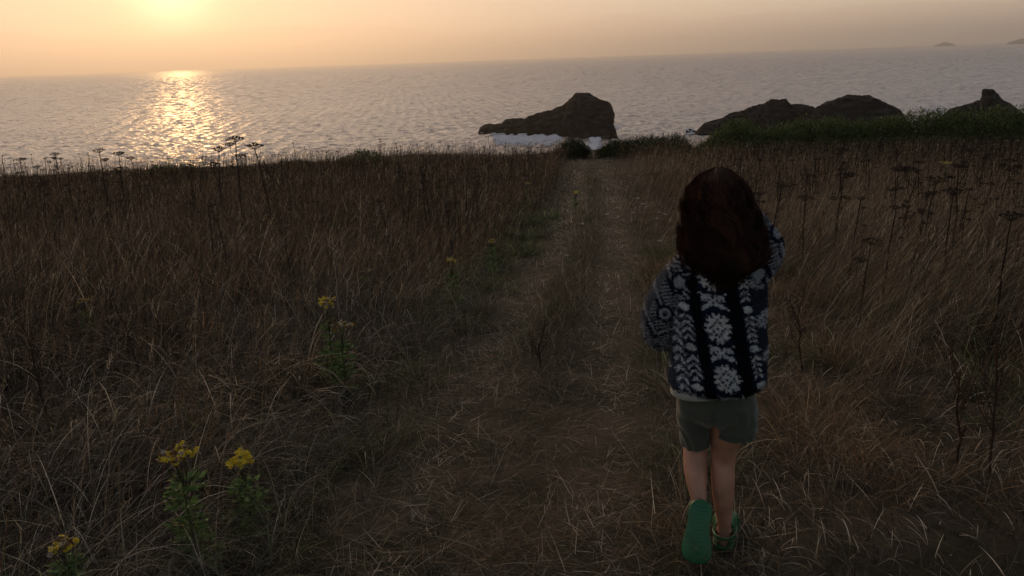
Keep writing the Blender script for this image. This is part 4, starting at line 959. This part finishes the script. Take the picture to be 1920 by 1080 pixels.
ph0 = np.clip(c_ph[ck] * 1.25 + rng.normal(0, .25, ns), -3.0, 3.0); phE = c_ph[ck] + rng.normal(0, .055, ns)
z1 = c_z[ck] + rng.normal(0, .010, ns); fly = rng.random(ns) < .06; phE[fly] += rng.normal(0, .35, fly.sum())
ztop = rng.uniform(1.180, 1.2160, ns); f = t[None] ** 1.05; Z = ztop[:, None] + (z1 - ztop)[:, None] * f ** 1.15
mixp = np.clip(f * 2.6, 0, 1); mixp = mixp * mixp * (3 - 2 * mixp); tight = np.clip(t * 1.4 - .15, 0, 1)[None]
PH = ph0[:, None] * (1 - mixp) + phE[:, None] * mixp + rng.normal(0, .0018, (ns, sg)).cumsum(1) * .5
th_ = t[None] * c_f[ck][:, None] + c_p[ck][:, None] + rng.normal(0, .18, (ns, 1)); am_ = (c_a[ck][:, None]) * tight
K = (1 - tight) * rng.uniform(.94, 1.01, (ns, 1)) + tight * (c_K[ck][:, None] + rng.normal(0, .022, (ns, 1))) + np.where(fly, rng.uniform(0, .13, ns), 0)[:, None] * t[None] + am_ * 3.2 * np.cos(th_)
Q = hair_pt(PH, Z, K); Q[..., 0] += am_ * 1.3 * np.sin(th_) + rng.normal(0, .009, nc)[ck][:, None] * tight; Q[..., 2] += .003
T = np.gradient(Q, axis=1); T /= np.linalg.norm(T, axis=2, keepdims=True); A = np.cross(T, [0.2, 1, .1]); A /= np.linalg.norm(A, axis=2, keepdims=True) + 1e-9; Bv = np.cross(T, A)
rr = (.00085 * (1 - .6 * t))[None, :, None] * rng.uniform(.7, 1.5, (ns, 1, 1))
VV = np.stack([Q + rr * (math.cos(a) * A + math.sin(a) * Bv) for a in (0, 2.094, 4.189)], 2).reshape(-1, 3)
i = np.arange(sg - 1)[:, None]; j = np.arange(3)[None]; j2 = (j + 1) % 3; f4 = np.stack([i * 3 + j, i * 3 + j2, (i + 1) * 3 + j2, (i + 1) * 3 + j], -1).reshape(-1, 4)
FF = (np.arange(ns)[:, None, None] * sg * 3 + f4[None]).reshape(-1, 4)
cc = np.array([.024, .0095, .0055]) * np.exp(rng.normal(0, .25, (ns, 1))) * c_t[ck][:, None] * np.where(fly, 1.15, 1)[:, None]
mesh_obj('strands', VV, FF, HAIR, ho, np.repeat(cc, sg * 3, axis=0))

# --- foam clogs
GR, n, l, b, o_ = mat_new('green foam'); b.inputs['Base Color'].default_value = (.012, .150, .040, 1); b.inputs['Roughness'].default_value = .42
tc = nd(n, 'ShaderNodeTexCoord'); t_ = nd(n, 'ShaderNodeTexNoise'); t_.inputs['Scale'].default_value = 22; t_.inputs['Detail'].default_value = 6; l.new(tc.outputs['Object'], t_.inputs['Vector'])
l.new(mixrgb(n, l, t_.outputs[0], (.004, .055, .018), (.010, .115, .038)), b.inputs['Base Color'])
LENS, WIDS = np.array([-.006, .0, .012, .03, .06, .09, .12, .145, .165, .178, .186]), np.array([.010, .020, .029, .032, .031, .033, .040, .043, .040, .030, .014])
def clog(origin, U, X, W, label):
    """origin under the heel, U toe-ward, X to the wearer's right, W up out of the foot"""
    M = lambda p: np.array(origin) + p[:, :1] * X + p[:, 1:2] * U + p[:, 2:3] * W
    def slab(z0, z1, infl):
        rings = []
        for z, s in ((z0, .90), (z0 + .002, .98), ((z0 + z1) / 2, 1.0), (z1 - .002, 1.0), (z1, .97)):
            a = np.linspace(0, 2 * np.pi, 64, endpoint=False); y = .09 + .096 * np.sin(a); w = np.interp(y, LENS, WIDS) + infl
            # outline by angle: left and right flank joined at heel and toe
            w = w * np.clip(np.abs(np.cos(a)) * 3.2, 0, 1); rings.append(np.stack([np.sign(np.cos(a)) * w * s + .006 * np.clip((y - .08) / .1, 0, 1), .09 + (y - .09) * (s * .5 + .5), np.full(64, z)], 1))
        R_ = np.array(rings); m = len(rings); i = np.arange(m - 1)[:, None]; j = np.arange(64)[None]; j2 = (j + 1) % 64
        F = np.stack([i * 64 + j, i * 64 + j2, (i + 1) * 64 + j2, (i + 1) * 64 + j], -1).reshape(-1, 4); Vv = np.concatenate([R_.reshape(-1, 3), [[0, .09, z0]], [[0, .09, z1]]]); j = np.arange(64); j2 = (j + 1) % 64
        return Vv, [F, np.stack([j2, j, np.full(64, m * 64)], 1), np.stack([(m - 1) * 64 + j, (m - 1) * 64 + j2, np.full(64, m * 64 + 1)], 1)]
    # upper: walled shell, open over the instep, with vent holes left between ribs of the toe dome
    u = np.linspace(0, 1, 40); ph = np.linspace(-np.pi / 2, np.pi / 2, 41); Ug, Pg = np.meshgrid(u, ph, indexing='ij'); y = -.002 + .184 * Ug; w = np.interp(y, LENS, WIDS) + .001
    hgt = np.interp(y, [-.002, .02, .05, .075, .10, .13, .16, .182], [.036, .034, .030, .050, .054, .050, .040, .020])
    Xc = w * np.sin(Pg) + .006 * np.clip((y - .08) / .1, 0, 1); Zc = .014 + hgt * np.cos(Pg) ** .7
    open_ = (y < .078) & (np.abs(Pg) < 1.12 - 0 * y); vent = ((np.abs(((y - .092) % .022) - .011) < .0045) & (np.abs((np.abs(Pg) + .16) % .42 - .21) < .085) & (y > .094) & (y < .165) & (np.abs(Pg) < 1.1))
    Zc = np.where(y < .078, .014 + np.minimum(hgt * np.cos(Pg) ** .7, .030 + 0 * y), Zc)
    P = np.stack([Xc, y, Zc], -1).reshape(-1, 3); bad = (open_ | vent).reshape(-1)
    i = np.arange(39 * 40); q = (i // 40) * 41 + i % 40; F = np.stack([q, q + 1, q + 42, q + 41], 1); F = F[~bad[F].all(1)]
    up = mesh_obj('clog', M(P), F, GR, person, None, True); sol = up.modifiers.new('thick', 'SOLIDIFY'); sol.thickness = .0035; up['label'] = label
    Vs, Fs_ = slab(-.004, .016, .003); sole = mesh_obj('sole', M(Vs), Fs_, GR, up, None, True)
    tr_ = []
    for yy in np.arange(.004, .182, .0115):
        w = float(np.interp(yy, LENS, WIDS)) * .80; x0 = .006 * min(max((yy - .08) / .1, 0), 1)
        a_ = np.array([[x0 - w, yy - .004, -.0029], [x0, yy + .002, -.0032], [x0 + w, yy - .004, -.0029]]); tr_.append(tube(a_, .0014, 6))
    Vt, Ft = join(tr_); tt = mesh_obj('tread', M(Vt), Ft, GR, up, None, True)
    a = np.linspace(-.18, np.pi + .18, 22); band = np.stack([.036 * np.cos(a), .048 - .066 * np.sin(a).clip(-1, 1) * 1.0, .040 + .012 * np.sin(a)], 1)
    rings = [(p, (0, 0, .0065), np.array([math.cos(k), -math.sin(k), 0]) * .0022, .8) for p, k in zip(band, a)]
    Vb, Fb = loft(rings, 10); mesh_obj('heel_strap', M(Vb), Fb, GR, up, None, True)
    return up
clog((.010, -.022, .010), np.array([.02, 1, 0]) / math.hypot(.02, 1), np.array([1, -.02, 0]), np.array([0, 0, 1.0]), 'green clog planted flat on the grass')
clog(LHEEL - LW * .004 - LU * .014, LU, LX, LW, 'green clog tipped up on its toe, sole to the viewer')
